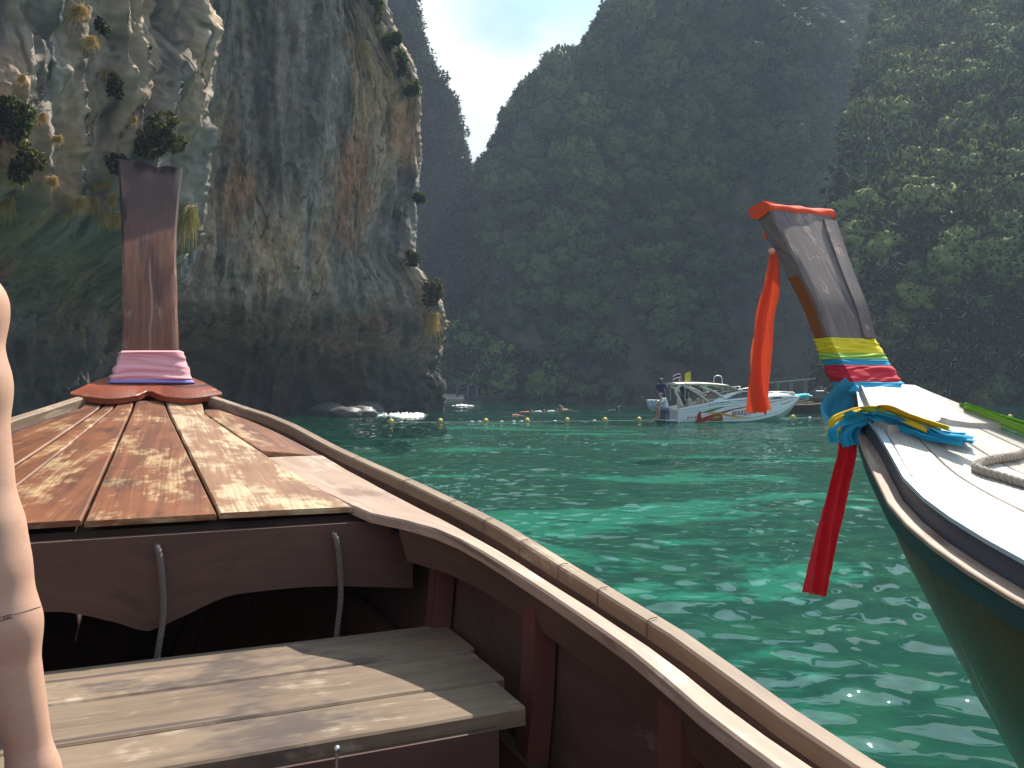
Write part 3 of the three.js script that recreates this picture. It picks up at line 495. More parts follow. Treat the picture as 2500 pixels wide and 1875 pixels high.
function sash(pts, width, { pleats = 3, depth = 0.02, n = 40, m = 24, twist = 0, side = [1, 0, 0], taper } = {}) {   // a hanging pleated ribbon
  const cv = new THREE.CatmullRomCurve3(pts.map(V), false, 'centripetal'), S = V(side);
  return grid(m, n, (a, b) => {
    const p = cv.getPoint(b), t = cv.getTangent(b), s = S.clone().applyAxisAngle(t, twist * b), nn = new THREE.Vector3().crossVectors(t, s).normalize(); s.crossVectors(nn, t).normalize();
    const w = width * (taper ? taper(b) : 1), q = a - 0.5, f = depth * (Math.sin(a * pleats * 6.28 + 1.2 * Math.sin(b * 4)) + 0.4 * N(a * 5, b * 4, pleats) + 0.3 * N(a * 14, b * 11, pleats + 5) + 0.35 * N(a * 3, b * 22, 9)) * (0.5 + 0.5 * b);
    const fr = b === 1 ? 0.012 * N(a * 30, 2) : 0; p.addScaledVector(s, q * w).addScaledVector(nn, f).addScaledVector(t, fr); return p.toArray();
  }, (a, b) => [a * width, b]);
}
function ropeGeo(pts, r, pitch, n = 3) {             // laid rope: strands wound round each other
  const cv = new THREE.CatmullRomCurve3(pts.map(V), false, 'centripetal'), len = cv.getLength(), k = Math.ceil(len / pitch * 9), gs = [], up = new THREE.Vector3(0.3, 0.2, 0.93);
  for (let j = 0; j < n; j++) {
    const q = []; for (let i = 0; i <= k; i++) { const p = cv.getPointAt(i / k), t = cv.getTangentAt(i / k), a = new THREE.Vector3().crossVectors(t, up).normalize(), b = new THREE.Vector3().crossVectors(t, a), th = 2 * Math.PI * (i / k * len / pitch + j / n); q.push(p.addScaledVector(a, Math.cos(th) * r * 0.52).addScaledVector(b, Math.sin(th) * r * 0.52)); }
    gs.push(new THREE.TubeGeometry(new THREE.CatmullRomCurve3(q), k, r * 0.55, 6));
  }
  return join(gs);
}
const darkRope = std([0.16, 0.13, 0.115], 0.9), ropeMat = std([0.42, 0.36, 0.29], 0.9);

// ---------------------------------------------------------------- the boat we sit in
const TH1 = 23.7 * Math.PI / 180;
const own = table([[-5.5, 0.5, -0.2], [-3, 0.8, -0.48], [-1, 0.84, -0.5], [0.3, 0.83, -0.475], [0.73, 0.82, -0.455], [0.955, 0.82, -0.43], [1.11, 0.815, -0.40], [1.35, 0.808, -0.372], [1.5, 0.796, -0.352], [1.83, 0.765, -0.305], [2.15, 0.725, -0.271], [2.43, 0.68, -0.241], [2.8, 0.575, -0.177], [3.08, 0.466, -0.107], [3.4, 0.243, -0.02], [3.6, 0.1, 0.05]]);
const ow = (s) => own(s, 1), oy = (s) => own(s, 2);
const wbOut = table([[-5.5, 0.42], [-1, 0.783], [0.3, 0.772], [0.773, 0.764], [1.03, 0.757], [1.2, 0.748], [1.41, 0.735], [1.617, 0.71], [1.794, 0.682], [2.026, 0.645], [2.323, 0.605], [2.632, 0.548], [2.865, 0.48], [3.15, 0.345], [3.345, 0.215]]);
const wbIn = table([[-5.5, 0.36], [-1, 0.733], [0.3, 0.722], [0.79, 0.714], [1.05, 0.708], [1.33, 0.698], [1.54, 0.677], [1.72, 0.648], [1.88, 0.596], [1.975, 0.535], [2.04, 0.492], [2.13, 0.474], [3.24, 0.19]]);
const ownKeel = table([[-5.5, -1.2], [-3, -1.85], [1.4, -1.88], [2.2, -1.75], [2.8, -1.3], [3.15, -0.75], [3.35, -0.35], [3.6, -0.05]]);
const POST1 = [[-1.5, 2.45, 2.68, -0.05, 0.05], [-1.2, 2.75, 2.97, -0.055, 0.055], [-0.75, 3.1, 3.3, -0.06, 0.06], [-0.35, 3.36, 3.52, -0.07, 0.07], [-0.08, 3.47, 3.63, -0.14, 0.16], [0.0, 3.52, 3.67, -0.142, 0.165], [0.06, 3.555, 3.70, -0.122, 0.142], [0.12, 3.585, 3.72, -0.104, 0.122], [0.16, 3.60, 3.73, -0.096, 0.11], [0.36, 3.70, 3.82, -0.1, 0.108], [0.6, 3.83, 3.95, -0.105, 0.107], [0.85, 3.985, 4.1, -0.12, 0.122], [1.03, 4.10, 4.22, -0.133, 0.14]];
const boat = thing('longtail_boat', 'wooden longtail boat in the foreground with worn orange brown foredeck', 'boat', [0, 0, 0], TH1);
{
  const all = range(-5.4, 3.4, 70), fore = range(2.1, 3.27, 26);
  part('hull', hullGeo(range(-5.4, 3.5, 70), { t: 0, bow: 3.45 }, (s) => ow(s) - 0.004, (s) => oy(s) - 0.033, ownKeel), M.hull, boat);
  for (const k of [1, -1]) {
    part('gunwale_rail', strip(all, (s) => { const w = ow(s) + 0.0015 * N(s * 9, k * 7), y = oy(s) + 0.003 * N(s * 2.3, k * 4); return [[k * w, y - 0.034], [k * w, y - 0.005], [k * (w - 0.005), y], [k * (w - 0.03), y - 0.002], [k * (w - 0.034), y - 0.006], [k * (w - 0.034), y - 0.034]]; }, { crease: 0.3 }), M.rim, boat);
    const sideEnd = k > 0 ? 2.722 : 2.0;
    part('washboard', plank(range(-5.2, sideEnd, 90), (s) => k > 0 ? wbIn(s) : -wbOut(s), (s) => k > 0 ? wbOut(s) - 0.006 + 0.004 * N(s * 7, 3) : -wbIn(s), (s) => oy(s) - 0.017, 0.024), M.rail, boat);
    part('slot_light_stop', strip(range(-5.1, 3.25, 60), (s) => { const a = wbOut(s) - 0.008 - 0.06 * sm(1.97, 2.0, s), b = ow(s) - 0.03, y = oy(s) - 0.075; return [[k * a, y], [k * b, y], [k * b, y - 0.012], [k * a, y - 0.012]]; }), M.black, boat);  // added black board: stops sun leaks and makes the slot read dark
    part('inwale', strip(range(-5.1, 1.96, 60), (s) => { const t = wbIn(s), y = oy(s); return [[k * (t + 0.012), y - 0.043], [k * (t + 0.04), y - 0.043], [k * (t + 0.062), y - 0.125], [k * (t + 0.034), y - 0.125]]; }), M.hull, boat);
  }
  const deck = new THREE.Group(); deck.name = 'foredeck'; boat.add(deck);
  const top = (s, t) => { const e = oy(s) - 0.021, l = lerp(-0.068, -0.292, clamp((3.3 - s) / 1.2, -0.2, 1)); return Math.max(e, lerp(l, e, clamp((Math.abs(t) / wbOut(s)) ** 2))); }, g = 0.0035;
  const S = [(s) => -wbOut(s), (s) => lerp(-0.173, -0.475, (3.295 - s) / 1.19), (s) => lerp(-0.125, -0.375, (3.303 - s) / 1.2), (s) => lerp(-0.055, -0.137, (3.322 - s) / 1.232), (s) => lerp(0.063, 0.153, (3.313 - s) / 1.206), (s) => wbIn(Math.max(s, 2.09)), (s) => wbOut(s)];
  const aft = [2.0, 2.12, 2.1, 2.1, 2.095, 2.09, 2.728];
  for (let i = 0; i < 6; i++) part('plank', plank(range(aft[i + (i === 5 ? 1 : 0)] + (i === 5 ? 0 : 0.004 * i % 0.01), i === 5 ? 3.3 : 3.42, 30), (s) => S[i](s) + (i && i < 5 ? g : 0), (s) => S[i + 1](s) - (i < 4 ? g : i === 4 ? 0.002 : 0), (s, t) => top(s, t) - (i === 5 ? 0 : 0.002 * (i % 2)), 0.014), i === 4 ? M.worn : M.deck, deck);
  // breast plate with its bracket-shaped edge
  const sa = table([[-0.262, 3.415], [-0.13, 3.362], [-0.04, 3.40], [0, 3.452], [0.04, 3.40], [0.13, 3.362], [0.262, 3.415]]), sf = table([[-0.262, 3.43], [-0.17, 3.60], [-0.1, 3.68], [0.1, 3.68], [0.18, 3.60], [0.262, 3.43]]), py = (s) => -0.012 + (s - 3.4) * 0.3;
  part('breast_plate', loft(range(-0.262, 0.262, 60).map((t) => { const a = sa(t), f = sf(t); return [[t, yRel(py(a) - 0.024), -a - 0.004], [t, yRel(py(a) - 0.004), -a], [t, yRel(py(a)), -a - 0.004], [t, yRel(py(f)), -f], [t, yRel(py(f) - 0.03), -f]]; }), { crease: 0.6 }), M.plate, boat);
  const pg = postGeo(POST1, range(-1.5, 1.03, 44), 0, (q) => 0.004 * N(q * 14, 4) + 0.012 * (1 - q) - 0.016 * sm(0.42, 0.5, q) * sm(0.72, 0.64, q), 0.004), pp = pg.attributes.position;
  for (let i = 0; i < pp.count; i++) pg.attributes.uv.setXY(i, (pp.getX(i) + 0.15) / 0.3, (pp.getY(i) - yRel(0)) / 1.05);
  const ownPost = paint(512, 1024, (x, y) => {          // old varnish: nearly black at the head, worn to bare brown near the foot
    const X = x * 0.3, Y = y * 1.05, g = fbm(X * 60, Y * 3, 2, 4, 0.6), f = fbm(X * 160, Y * 9, 5, 2), w = fbm(X * 9, Y * 4, 7, 5, 0.62);
    let c = mix3([0.14, 0.052, 0.038], [0.27, 0.125, 0.085], clamp(0.5 + 0.6 * g + 0.7 * w));
    c = mix3(c, [0.31, 0.20, 0.14], sm(0.1, 0.4, fbm(X * 16, Y * 5, 11, 5, 0.62)) * sm(0.62, 0.5, Y + 0.06 * w));
    c = mix3(c, [0.06, 0.027, 0.028], sm(0.60, 0.63, Y + 0.05 * w - 0.12 * x) * 0.9);
    c = mix3(c, [0.028, 0.017, 0.022], sm(0.70, 0.86, Y + 0.2 * w) * 0.8);
    c = mix3(c, [0.075, 0.04, 0.045], 0.8 * sm(0.05, 0.35, fbm(X * 10 + 3, Y * 2.4, 17, 5, 0.6)) * sm(0.2, 0.45, Y));
    c = mix3(c, [0.35, 0.2, 0.15], 0.7 * sm(0.006, 0.002, Math.abs(X - 0.155 - 0.012 * N(Y * 6, 4))) * sm(0.6, 0.5, Y));
    return c.map((q) => clamp(q * (1 + 0.25 * f)));
  });
  part('bow_post', pg, woodMat(ownPost, 0.85, 0.004), boat);
  // board under the deck edge, with its pointed lower edge
  const bot = table([[-0.7, -0.50], [-0.32, -0.462], [-0.2, -0.464], [-0.06, -0.505], [0, -0.53], [0.06, -0.51], [0.2, -0.464], [0.32, -0.462], [0.7, -0.5]]);
  part('bulkhead', loft(range(-0.63, 0.63, 44).map((t) => { const b = bot(t) - 0.02, y = oy(2.1) - 0.056; return [[t, yRel(b), -2.075], [t, yRel(y), -2.075], [t, yRel(y), -2.1], [t, yRel(b), -2.1]]; })), M.hull, boat);
  part('deck_light_stop', strip(range(2.14, 3.25, 20), (s) => { const w = wbOut(s) - 0.004, y = oy(s) - 0.05; return [[-w, y], [w, y], [w, y - 0.006], [-w, y - 0.006]]; }), M.hull, boat);  // added sheet, there only to stop sun leaking through the deck
  part('deck_beam', strip(range(2.14, 2.19, 1), (s) => [[-0.62, oy(2.15) - 0.1], [0.62, oy(2.15) - 0.1], [0.62, oy(2.15) - 0.053], [-0.62, oy(2.15) - 0.053]]), M.hull, boat);
  const bench = new THREE.Group(); bench.name = 'bench'; boat.add(bench);
  for (const [a, b, w] of [[1.763, 1.975, 0.68], [1.555, 1.754, 0.665], [1.396, 1.546, 0.64]]) {
    const ww = (t) => 0.003 * N(t * 5, a * 7);
    part('plank', loft(range(-w, w, 24).map((t) => { const e = 0.004, y = -0.584; return [[t, yRel(y - 0.034), -b], [t, yRel(y - e), -b - ww(t)], [t, yRel(y), -b + e - ww(t)], [t, yRel(y), -a - e + ww(t)], [t, yRel(y - e), -a + ww(t)], [t, yRel(y - 0.034), -a]]; }), { crease: 0.5 }), M.bench, bench);
  }
  part('apron', loft(range(-0.58, 0.58, 4).map((t) => [[t, yRel(-0.73), -1.405], [t, yRel(-0.61), -1.405], [t, yRel(-0.61), -1.38], [t, yRel(-0.73), -1.38]])), M.hull, bench);
  part('nail', join(bar([0.285, yRel(-0.64), -1.366], [0.285, yRel(-0.59), -1.366], 0.0025), new THREE.SphereGeometry(0.006, 8, 6).translate(0.285, yRel(-0.588), -1.365)), M.steel, bench);
  const inner = (s, q) => { const W = ow(s) - 0.045, y1 = oy(s) - 0.06, y0 = ownKeel(s) + 0.045, f = sm(3.2, 1.2, s); return [W * Math.pow(1 - Math.pow(q, lerp(1.25, 2.3, f)), lerp(0.95, 0.62, f)), y1 - (y1 - y0) * q]; };
  for (let i = 0; i < 11; i++) for (const k of [1, -1]) {
    const s = 1.98 - 0.46 * i;
    part('rib', loft(range(0, 0.93, 12).map((q) => { const [t, y] = inner(s, q), [t2, y2] = inner(s, q + 0.02), l = Math.hypot(t2 - t, y2 - y), nx = (y2 - y) / l * 0.045, ny = -(t2 - t) / l * 0.045; return [[k * t, yRel(y), -s - 0.035], [k * t, yRel(y), -s + 0.035], [k * (t + nx), yRel(y + ny), -s + 0.03], [k * (t + nx), yRel(y + ny), -s - 0.03]]; })), M.rib ??= woodMat(wood([0.10, 0.03, 0.024], [0.17, 0.052, 0.04], { bare: [0.3, 0.2, 0.16], bareAt: 0.22, seed: 14, darkAt: 0.2, w: 512, h: 256 }), 0.7), boat);
  }
  for (const s of [2.62, 2.3, 2.02, 1.83, 1.66, 1.5, 1.36, 1.2]) { const w = ow(s), y = oy(s); part('staple', loft([[w - 0.0345, y - 0.03], [w - 0.0345, y - 0.004], [w - 0.026, y + 0.0005], [w - 0.012, y + 0.0012]].map(([t, yy]) => [[t - 0.0012, yRel(yy), -s], [t - 0.0012, yRel(yy + 0.001), -s], [t - 0.0012, yRel(yy + 0.001), -s - 0.0016], [t - 0.0012, yRel(yy), -s - 0.0016]])), M.black, boat); }
  for (const k of [1, -1]) part('stringer', strip(range(-4.5, 2.4, 30), (s) => { const [t] = inner(s, 0.26), y = inner(s, 0.26)[1]; return [[k * (t - 0.05), y - 0.05], [k * (t - 0.02), y - 0.05], [k * (t - 0.02), y + 0.05], [k * (t - 0.05), y + 0.05]]; }), M.hull, boat);
  for (let i = 0; i < 5; i++) part('floor_board', plank(range(-4.6, 2.3, 6), () => -0.5 + 0.2 * i + 0.004, () => -0.3 + 0.2 * i - 0.004, () => -1.12, 0.025), M.hull, boat);
}
const inBoat = (t, y, s, th = TH1) => [t * Math.cos(th) - s * Math.sin(th), yRel(y), -s * Math.cos(th) - t * Math.sin(th)];
{
  const pink = thing('bow_cloth', 'pink cloth wound in folds round the foot of the left prow post', 'cloth', [0, 0, 0], TH1);
  part('wrap', wrapGeo(POST1, 0.042, 0.162, 0, 0.012, 0.015, 3, 44, 0.02), cloth([0.88, 0.40, 0.43]), pink);
  part('violet_edge', wrapGeo(POST1, 0.03, 0.046, 0, 0.014, 0.004, 8, 8), cloth([0.30, 0.26, 0.62]), pink, 'violet lower edge');
  for (const [t, lbl] of [[0.02, 'grey rope hanging from the middle of the shaded board under the foredeck'], [0.425, 'grey twisted rope hanging at the right end of the shaded board']])
    solo('rope', ropeGeo([inBoat(t, -0.36, 2.1), inBoat(t, -0.358, 2.07), inBoat(t + 0.004, -0.375, 2.058), inBoat(t + 0.012, -0.5, 2.05), inBoat(t - 0.002, -0.62, 2.04), inBoat(t - 0.01, -0.8, 2.03)], 0.0072, 0.034), darkRope, lbl, 'rope');
}

// ---------------------------------------------------------------- the neighbour's bow
const TH2 = 22 * Math.PI / 180, C2 = 2.63;
const nb = table([[-6, 0.4, -0.25], [-4, 0.75, -0.6], [0.3, 0.86, -0.62], [1.0, 0.82, -0.565], [1.371, 0.76, -0.507], [1.65, 0.70, -0.44], [1.94, 0.575, -0.363], [2.138, 0.45, -0.274], [2.324, 0.325, -0.179], [2.45, 0.22, -0.115], [2.56, 0.10, -0.055]]);
const POST2 = [[-1.75, 1.35, 1.6, -0.05, 0.05], [-1.24, 1.66, 1.905, -0.055, 0.055], [-1.064, 1.83, 2.07, -0.055, 0.055], [-0.525, 2.14, 2.37, -0.06, 0.06], [-0.30, 2.29, 2.49, -0.075, 0.075], [-0.10, 2.42, 2.62, -0.125, 0.14], [-0.03, 2.495, 2.635, -0.132, 0.145], [0.033, 2.55, 2.66, -0.13, 0.125], [0.07, 2.578, 2.68, -0.13, 0.118], [0.218, 2.677, 2.77, -0.13, 0.112], [0.36, 2.74, 2.845, -0.13, 0.125], [0.5, 2.83, 2.94, -0.13, 0.15], [0.7, 2.965, 3.075, -0.13, 0.2], [0.845, 3.06, 3.17, -0.13, 0.24]];
const boat2 = thing('longtail_boat', 'longtail boat bow at right with pale deck and coloured cloth bands on its prow', 'boat', [0, 0, 0], TH2);
{
  const all = range(-5.9, 2.54, 60), ny = (s) => nb(s, 2), nw = (s) => nb(s, 1), dy = (s) => ny(s) + 0.07, dw = (s) => nw(s) - 0.07 * sm(2.5, 2.2, s);
  const keel = table([[-6, -1.2], [-3, -1.9], [0.5, -1.9], [1.4, -1.7], [1.7, -1.4], [2.0, -0.98], [2.25, -0.55], [2.45, -0.2], [2.6, -0.1]]);
  const teal = std([0.03, 0.075, 0.08], 0.5), blueEdge = phys([0.46, 0.56, 0.58], 0.35, { clearcoat: 0.3 }), shade = std([0.085, 0.095, 0.125], 0.4);
  part('hull', hullGeo(range(-5.9, 2.52, 60), { t: C2, bow: 2.6 }, (s) => nw(s) - 0.024, (s) => ny(s) - 0.07, keel), woodMat(wood([0.07, 0.035, 0.022], [0.13, 0.07, 0.042], { bare: [0.24, 0.24, 0.22], bareAt: 0.2, seed: 15, darkAt: 0.2, w: 512, h: 256 }), 0.4), boat2);
  for (const k of [1, -1]) {
    part('sheer_plank', strip(all, (s) => { const w = nw(s), y = ny(s); return [[C2 + k * (w - 0.012), y - 0.015], [C2 + k * (w - 0.009), y - 0.075], [C2 + k * (w - 0.032), y - 0.085], [C2 + k * (w - 0.045), y - 0.015]]; }), teal, boat2);
    part('gunwale', strip(all, (s) => { const w = nw(s), y = ny(s), i = Math.min(0.065, w * 0.6); return [[C2 + k * w, y - 0.014], [C2 + k * w, y - 0.003], [C2 + k * (w - 0.004), y], [C2 + k * (w - i), y + 0.002], [C2 + k * (w - i), y - 0.014]]; }), M.rail, boat2);
    part('coaming', strip(all, (s) => { const w = dw(s), y = dy(s), b = ny(s); return [[C2 + k * (w + 0.004), b - 0.02], [C2 + k * (w - 0.004), y - 0.008], [C2 + k * (w - 0.02), y - 0.008], [C2 + k * (w - 0.02), b - 0.02]]; }), shade, boat2);
    part('deck_rim', strip(all, (s) => { const w = dw(s), y = dy(s), e = Math.min(0.028, w * 0.4); return [[C2 + k * (w + 0.006), y - 0.006], [C2 + k * (w + 0.004), y + 0.006], [C2 + k * (w - e), y + 0.008], [C2 + k * (w - e), y - 0.006]]; }), blueEdge, boat2);
  }
  const deck = new THREE.Group(); deck.name = 'foredeck'; boat2.add(deck);
  const top = (s, t) => dy(s) + 0.002 + 0.03 * (1 - ((t - C2) / Math.max(dw(s), 0.1)) ** 2), fr = [-1, -0.62, -0.08, 0.5, 1];
  for (let i = 0; i < 4; i++) part('plank', plank(range(0.35, 2.44, 34), (s) => C2 + fr[i] * (dw(s) - 0.03) + 0.003, (s) => C2 + fr[i + 1] * (dw(s) - 0.03) - 0.003, top, 0.03), M.pale, deck);
  const sa = table([[-0.34, 2.235], [-0.14, 2.222], [-0.03, 2.235], [0, 2.252], [0.03, 2.235], [0.14, 2.222], [0.34, 2.235]]), half = 0.285;
  part('breast_plate', loft(range(-half, half, 40).map((t) => { const a = sa(t), f = Math.max(a + 0.02, 2.56 - Math.max(0, Math.abs(t) - 0.1) * 1.45), y = (s) => dy(Math.min(s, 2.5)) + 0.05 - Math.abs(t) * 0.05; return [[C2 + t, yRel(y(a) - 0.03), -a], [C2 + t, yRel(y(a)), -a], [C2 + t, yRel(y(f)), -f], [C2 + t, yRel(y(f) - 0.03), -f]]; })), M.pale, boat2);
  part('bow_post', postGeo(POST2, range(-1.75, 0.845, 46), C2, null, 0.003), M.grey, boat2);
  const cover2 = POST2.filter((r) => r[0] > -0.2);
  part('post_plank', loft(range(0.225, 0.80, 20).map((y) => { const T = table(POST2), a = T(y, 1), r = C2 + T(y, 4), w = 0.055 + 0.02 * y; return [[r - w, yRel(y), -a + 0.002], [r - w, yRel(y), -a + 0.012], [r + 0.002, yRel(y), -a + 0.012], [r + 0.002, yRel(y), -a + 0.002]]; })), M.grey, boat2);
  part('orange_side', loft(range(0.1, 0.5, 16).map((y) => { const T = table(POST2), a = T(y, 1), f = T(y, 2), l = C2 - 0.13; return [[l - 0.004, yRel(y), -(a + 0.03)], [l + 0.002, yRel(y), -(a + 0.03)], [l + 0.002, yRel(y), -(f - 0.012)], [l - 0.004, yRel(y), -(f - 0.012)]]; })), std([0.28, 0.075, 0.02], 0.6), boat2, 'orange painted side of the prow');
  // cloth bands and sashes
  const bands = [['yellow', 0.155, 0.222, [0.80, 0.62, 0.02], 'yellow cloth band, highest of the bands round the right prow'], ['green', 0.13, 0.158, [0.35, 0.55, 0.10], 'thin green cloth band under the yellow one on the right prow'], ['blue', 0.105, 0.134, [0.03, 0.33, 0.55], 'thin blue cloth band above the red band on the right prow'], ['red', 0.035, 0.108, [0.62, 0.025, 0.05], 'red pleated cloth band in the middle of the right prow'], ['blue', -0.012, 0.04, [0.05, 0.42, 0.66], 'wide sky blue cloth band, lowest on the right prow']];
  bands.forEach(([, a, b, c, l], i) => { const t = thing('cloth_band', l, 'cloth band', [0, 0, 0], TH2); part('wrap', wrapGeo(POST2, a, b, C2, 0.009 + (i % 2) * 0.003, 0.017, 20 + i, 26, 0), cloth(c), t); });
  const P = (t, y, s) => inBoat(t, y, s, TH2);
  const orange = [0.95, 0.10, 0.035];
  const cap = thing('folded_cloth', 'orange cloth folded over the top of the right prow post', 'cloth', [0, 0, 0], TH2);
  part('fold', loft(range(C2 - 0.14, C2 + 0.25, 26).map((t) => { const r = []; for (let k = 0; k < 14; k++) { const a = k / 14 * 6.283, wv = 1 + 0.18 * N(t * 12, k * 0.9) ; r.push([t, yRel(0.835 + 0.036 * Math.sin(a) * wv + 0.006 * N(t * 7, 1)), -(3.12 + 0.075 * Math.cos(a) * wv)]); } return r; }), { crease: null }), cloth(orange), cap);
  part('flap', sash([at(1877, 492, 3.83), at(1871, 536, 3.83), at(1874, 584, 3.8)].map((p) => p.applyAxisAngle(new THREE.Vector3(0, 1, 0), -TH2)), 0.05, { pleats: 1.4, depth: 0.006, side: [1, 0, 0.4], taper: (b) => 1 - 0.5 * b }), cloth(orange), cap);
  const sh = (u, v, z) => at(u, v, z);
  const longs = thing('sash', 'long orange sash hanging from the right prow over the speedboat', 'sash');
  part('ribbon', sash([sh(1889, 618, 3.72), sh(1886, 690, 3.73), sh(1868, 770, 3.74), sh(1862, 850, 3.74), sh(1852, 940, 3.75), sh(1846, 1008, 3.76)], 0.082, { pleats: 1.3, depth: 0.007, taper: (b) => 0.5 + 0.5 * sm(0, 0.35, b) + 0.12 * b }), cloth(orange, { transmission: 0.25, thickness: 0 }), longs);
  part('second_ply', sash([sh(1885, 628, 3.75), sh(1874, 700, 3.76), sh(1858, 790, 3.77), sh(1846, 860, 3.77), sh(1850, 930, 3.78), sh(1868, 1004, 3.78)], 0.06, { pleats: 1, depth: 0.012, taper: (b) => 0.5 + 0.6 * b }), cloth([0.95, 0.2, 0.07], { transmission: 0.25, thickness: 0 }), longs);
  part('knot', new THREE.IcosahedronGeometry(0.016, 2).translate(...sh(1884, 614, 3.7).toArray()), cloth([0.9, 0.35, 0.25]), longs);
  const redS = thing('sash', 'red pleated sash hanging low from the right bow above the water', 'sash');
  part('ribbon', sash([sh(2072, 1062, 3.3), sh(2064, 1110, 3.3), sh(2040, 1210, 3.3), sh(2016, 1320, 3.3), sh(1992, 1452, 3.3)], 0.1, { pleats: 2, depth: 0.024, m: 40, taper: (b) => 0.7 + 0.25 * b }), cloth([0.66, 0.015, 0.03], { transmission: 0.15, thickness: 0 }), redS);
  const bundle = (pts, r, n, seed) => { const gs = []; for (let j = 0; j < n; j++) { const rr = mulberry(seed + j), o = [(rr() - 0.5) * r * 2, (rr() - 0.5) * r, (rr() - 0.5) * r * 2], cv = pts.map((p, i) => V(p).clone().add(new THREE.Vector3(o[0] + (rr() - 0.5) * r * 0.4, Math.abs(o[1]) * 0.8 + (rr() - 0.5) * r * 0.3, o[2]).multiplyScalar(i === pts.length - 1 ? 1.7 : 1))); gs.push(sash(cv, r * (0.75 + 0.4 * rr()), { pleats: 1.2, depth: r * 0.12, n: 40, m: 8, side: [0.4, 0.2, 1], twist: (rr() - 0.5) * 1.5 })); } return join(gs); };
  const tied = [sh(2064, 1092, 3.1), sh(2058, 1062, 3.1), sh(2085, 1034, 3.08), sh(2140, 1020, 2.99), sh(2205, 1040, 2.97), sh(2270, 1066, 2.91), sh(2335, 1086, 2.87)];
  const yel = [sh(2040, 1072, 3.14), sh(2050, 1036, 3.14), sh(2090, 1012, 3.09), sh(2142, 1004, 3.02), sh(2200, 1024, 2.98), sh(2275, 1060, 2.93)];
  const bt = thing('sash', 'tied blue sash with loose tails lying on the right boat deck', 'sash'); part('tails', bundle(tied, 0.042, 9, 300), cloth([0.02, 0.38, 0.62]), bt);
  const yt = thing('sash', 'yellow sash tied beside the blue one on the right boat', 'sash'); part('tails', bundle(yel, 0.034, 5, 340), cloth([0.85, 0.55, 0.02]), yt);
  const bd = thing('sash', 'blue cloth darkened as if in shade drooping on the side of the right prow', 'sash');
  part('drape', sash([sh(2088, 948, 3.3), sh(2052, 982, 3.3), sh(2030, 1014, 3.28), sh(2046, 1052, 3.2)], 0.12, { pleats: 1.2, depth: 0.008, side: [0.7, -0.6, 0] }), cloth([0.03, 0.25, 0.38]), bd);  // blue of the lowest band darkened, so its shade sits in the colour
  const gr = thing('sash', 'green cloth draped over the far gunwale of the right boat', 'sash'), gp = [[2.34, 0.26], [2.2, 0.38], [2.02, 0.5], [1.82, 0.58], [1.5, 0.68]].map(([s, w]) => P(C2 + w - 0.03, dy(s) + 0.03, s));
  part('tails', bundle(gp, 0.05, 8, 360), cloth([0.32, 0.62, 0.10]), gr);
  const loopPts = [[2.06, 0.28], [2.03, 0.15], [2.0, 0.05], [1.985, -0.08], [1.965, -0.17], [1.94, -0.208], [1.91, -0.205], [1.86, -0.185], [1.8, -0.17], [1.72, -0.12], [1.62, -0.02]].map(([s, t]) => P(C2 + t, top(s, C2 + t) + 0.014, s));
  solo('rope', ropeGeo(loopPts, 0.016, 0.06), ropeMat, 'thick rope lying in a loop on the pale deck at right', 'rope');
}

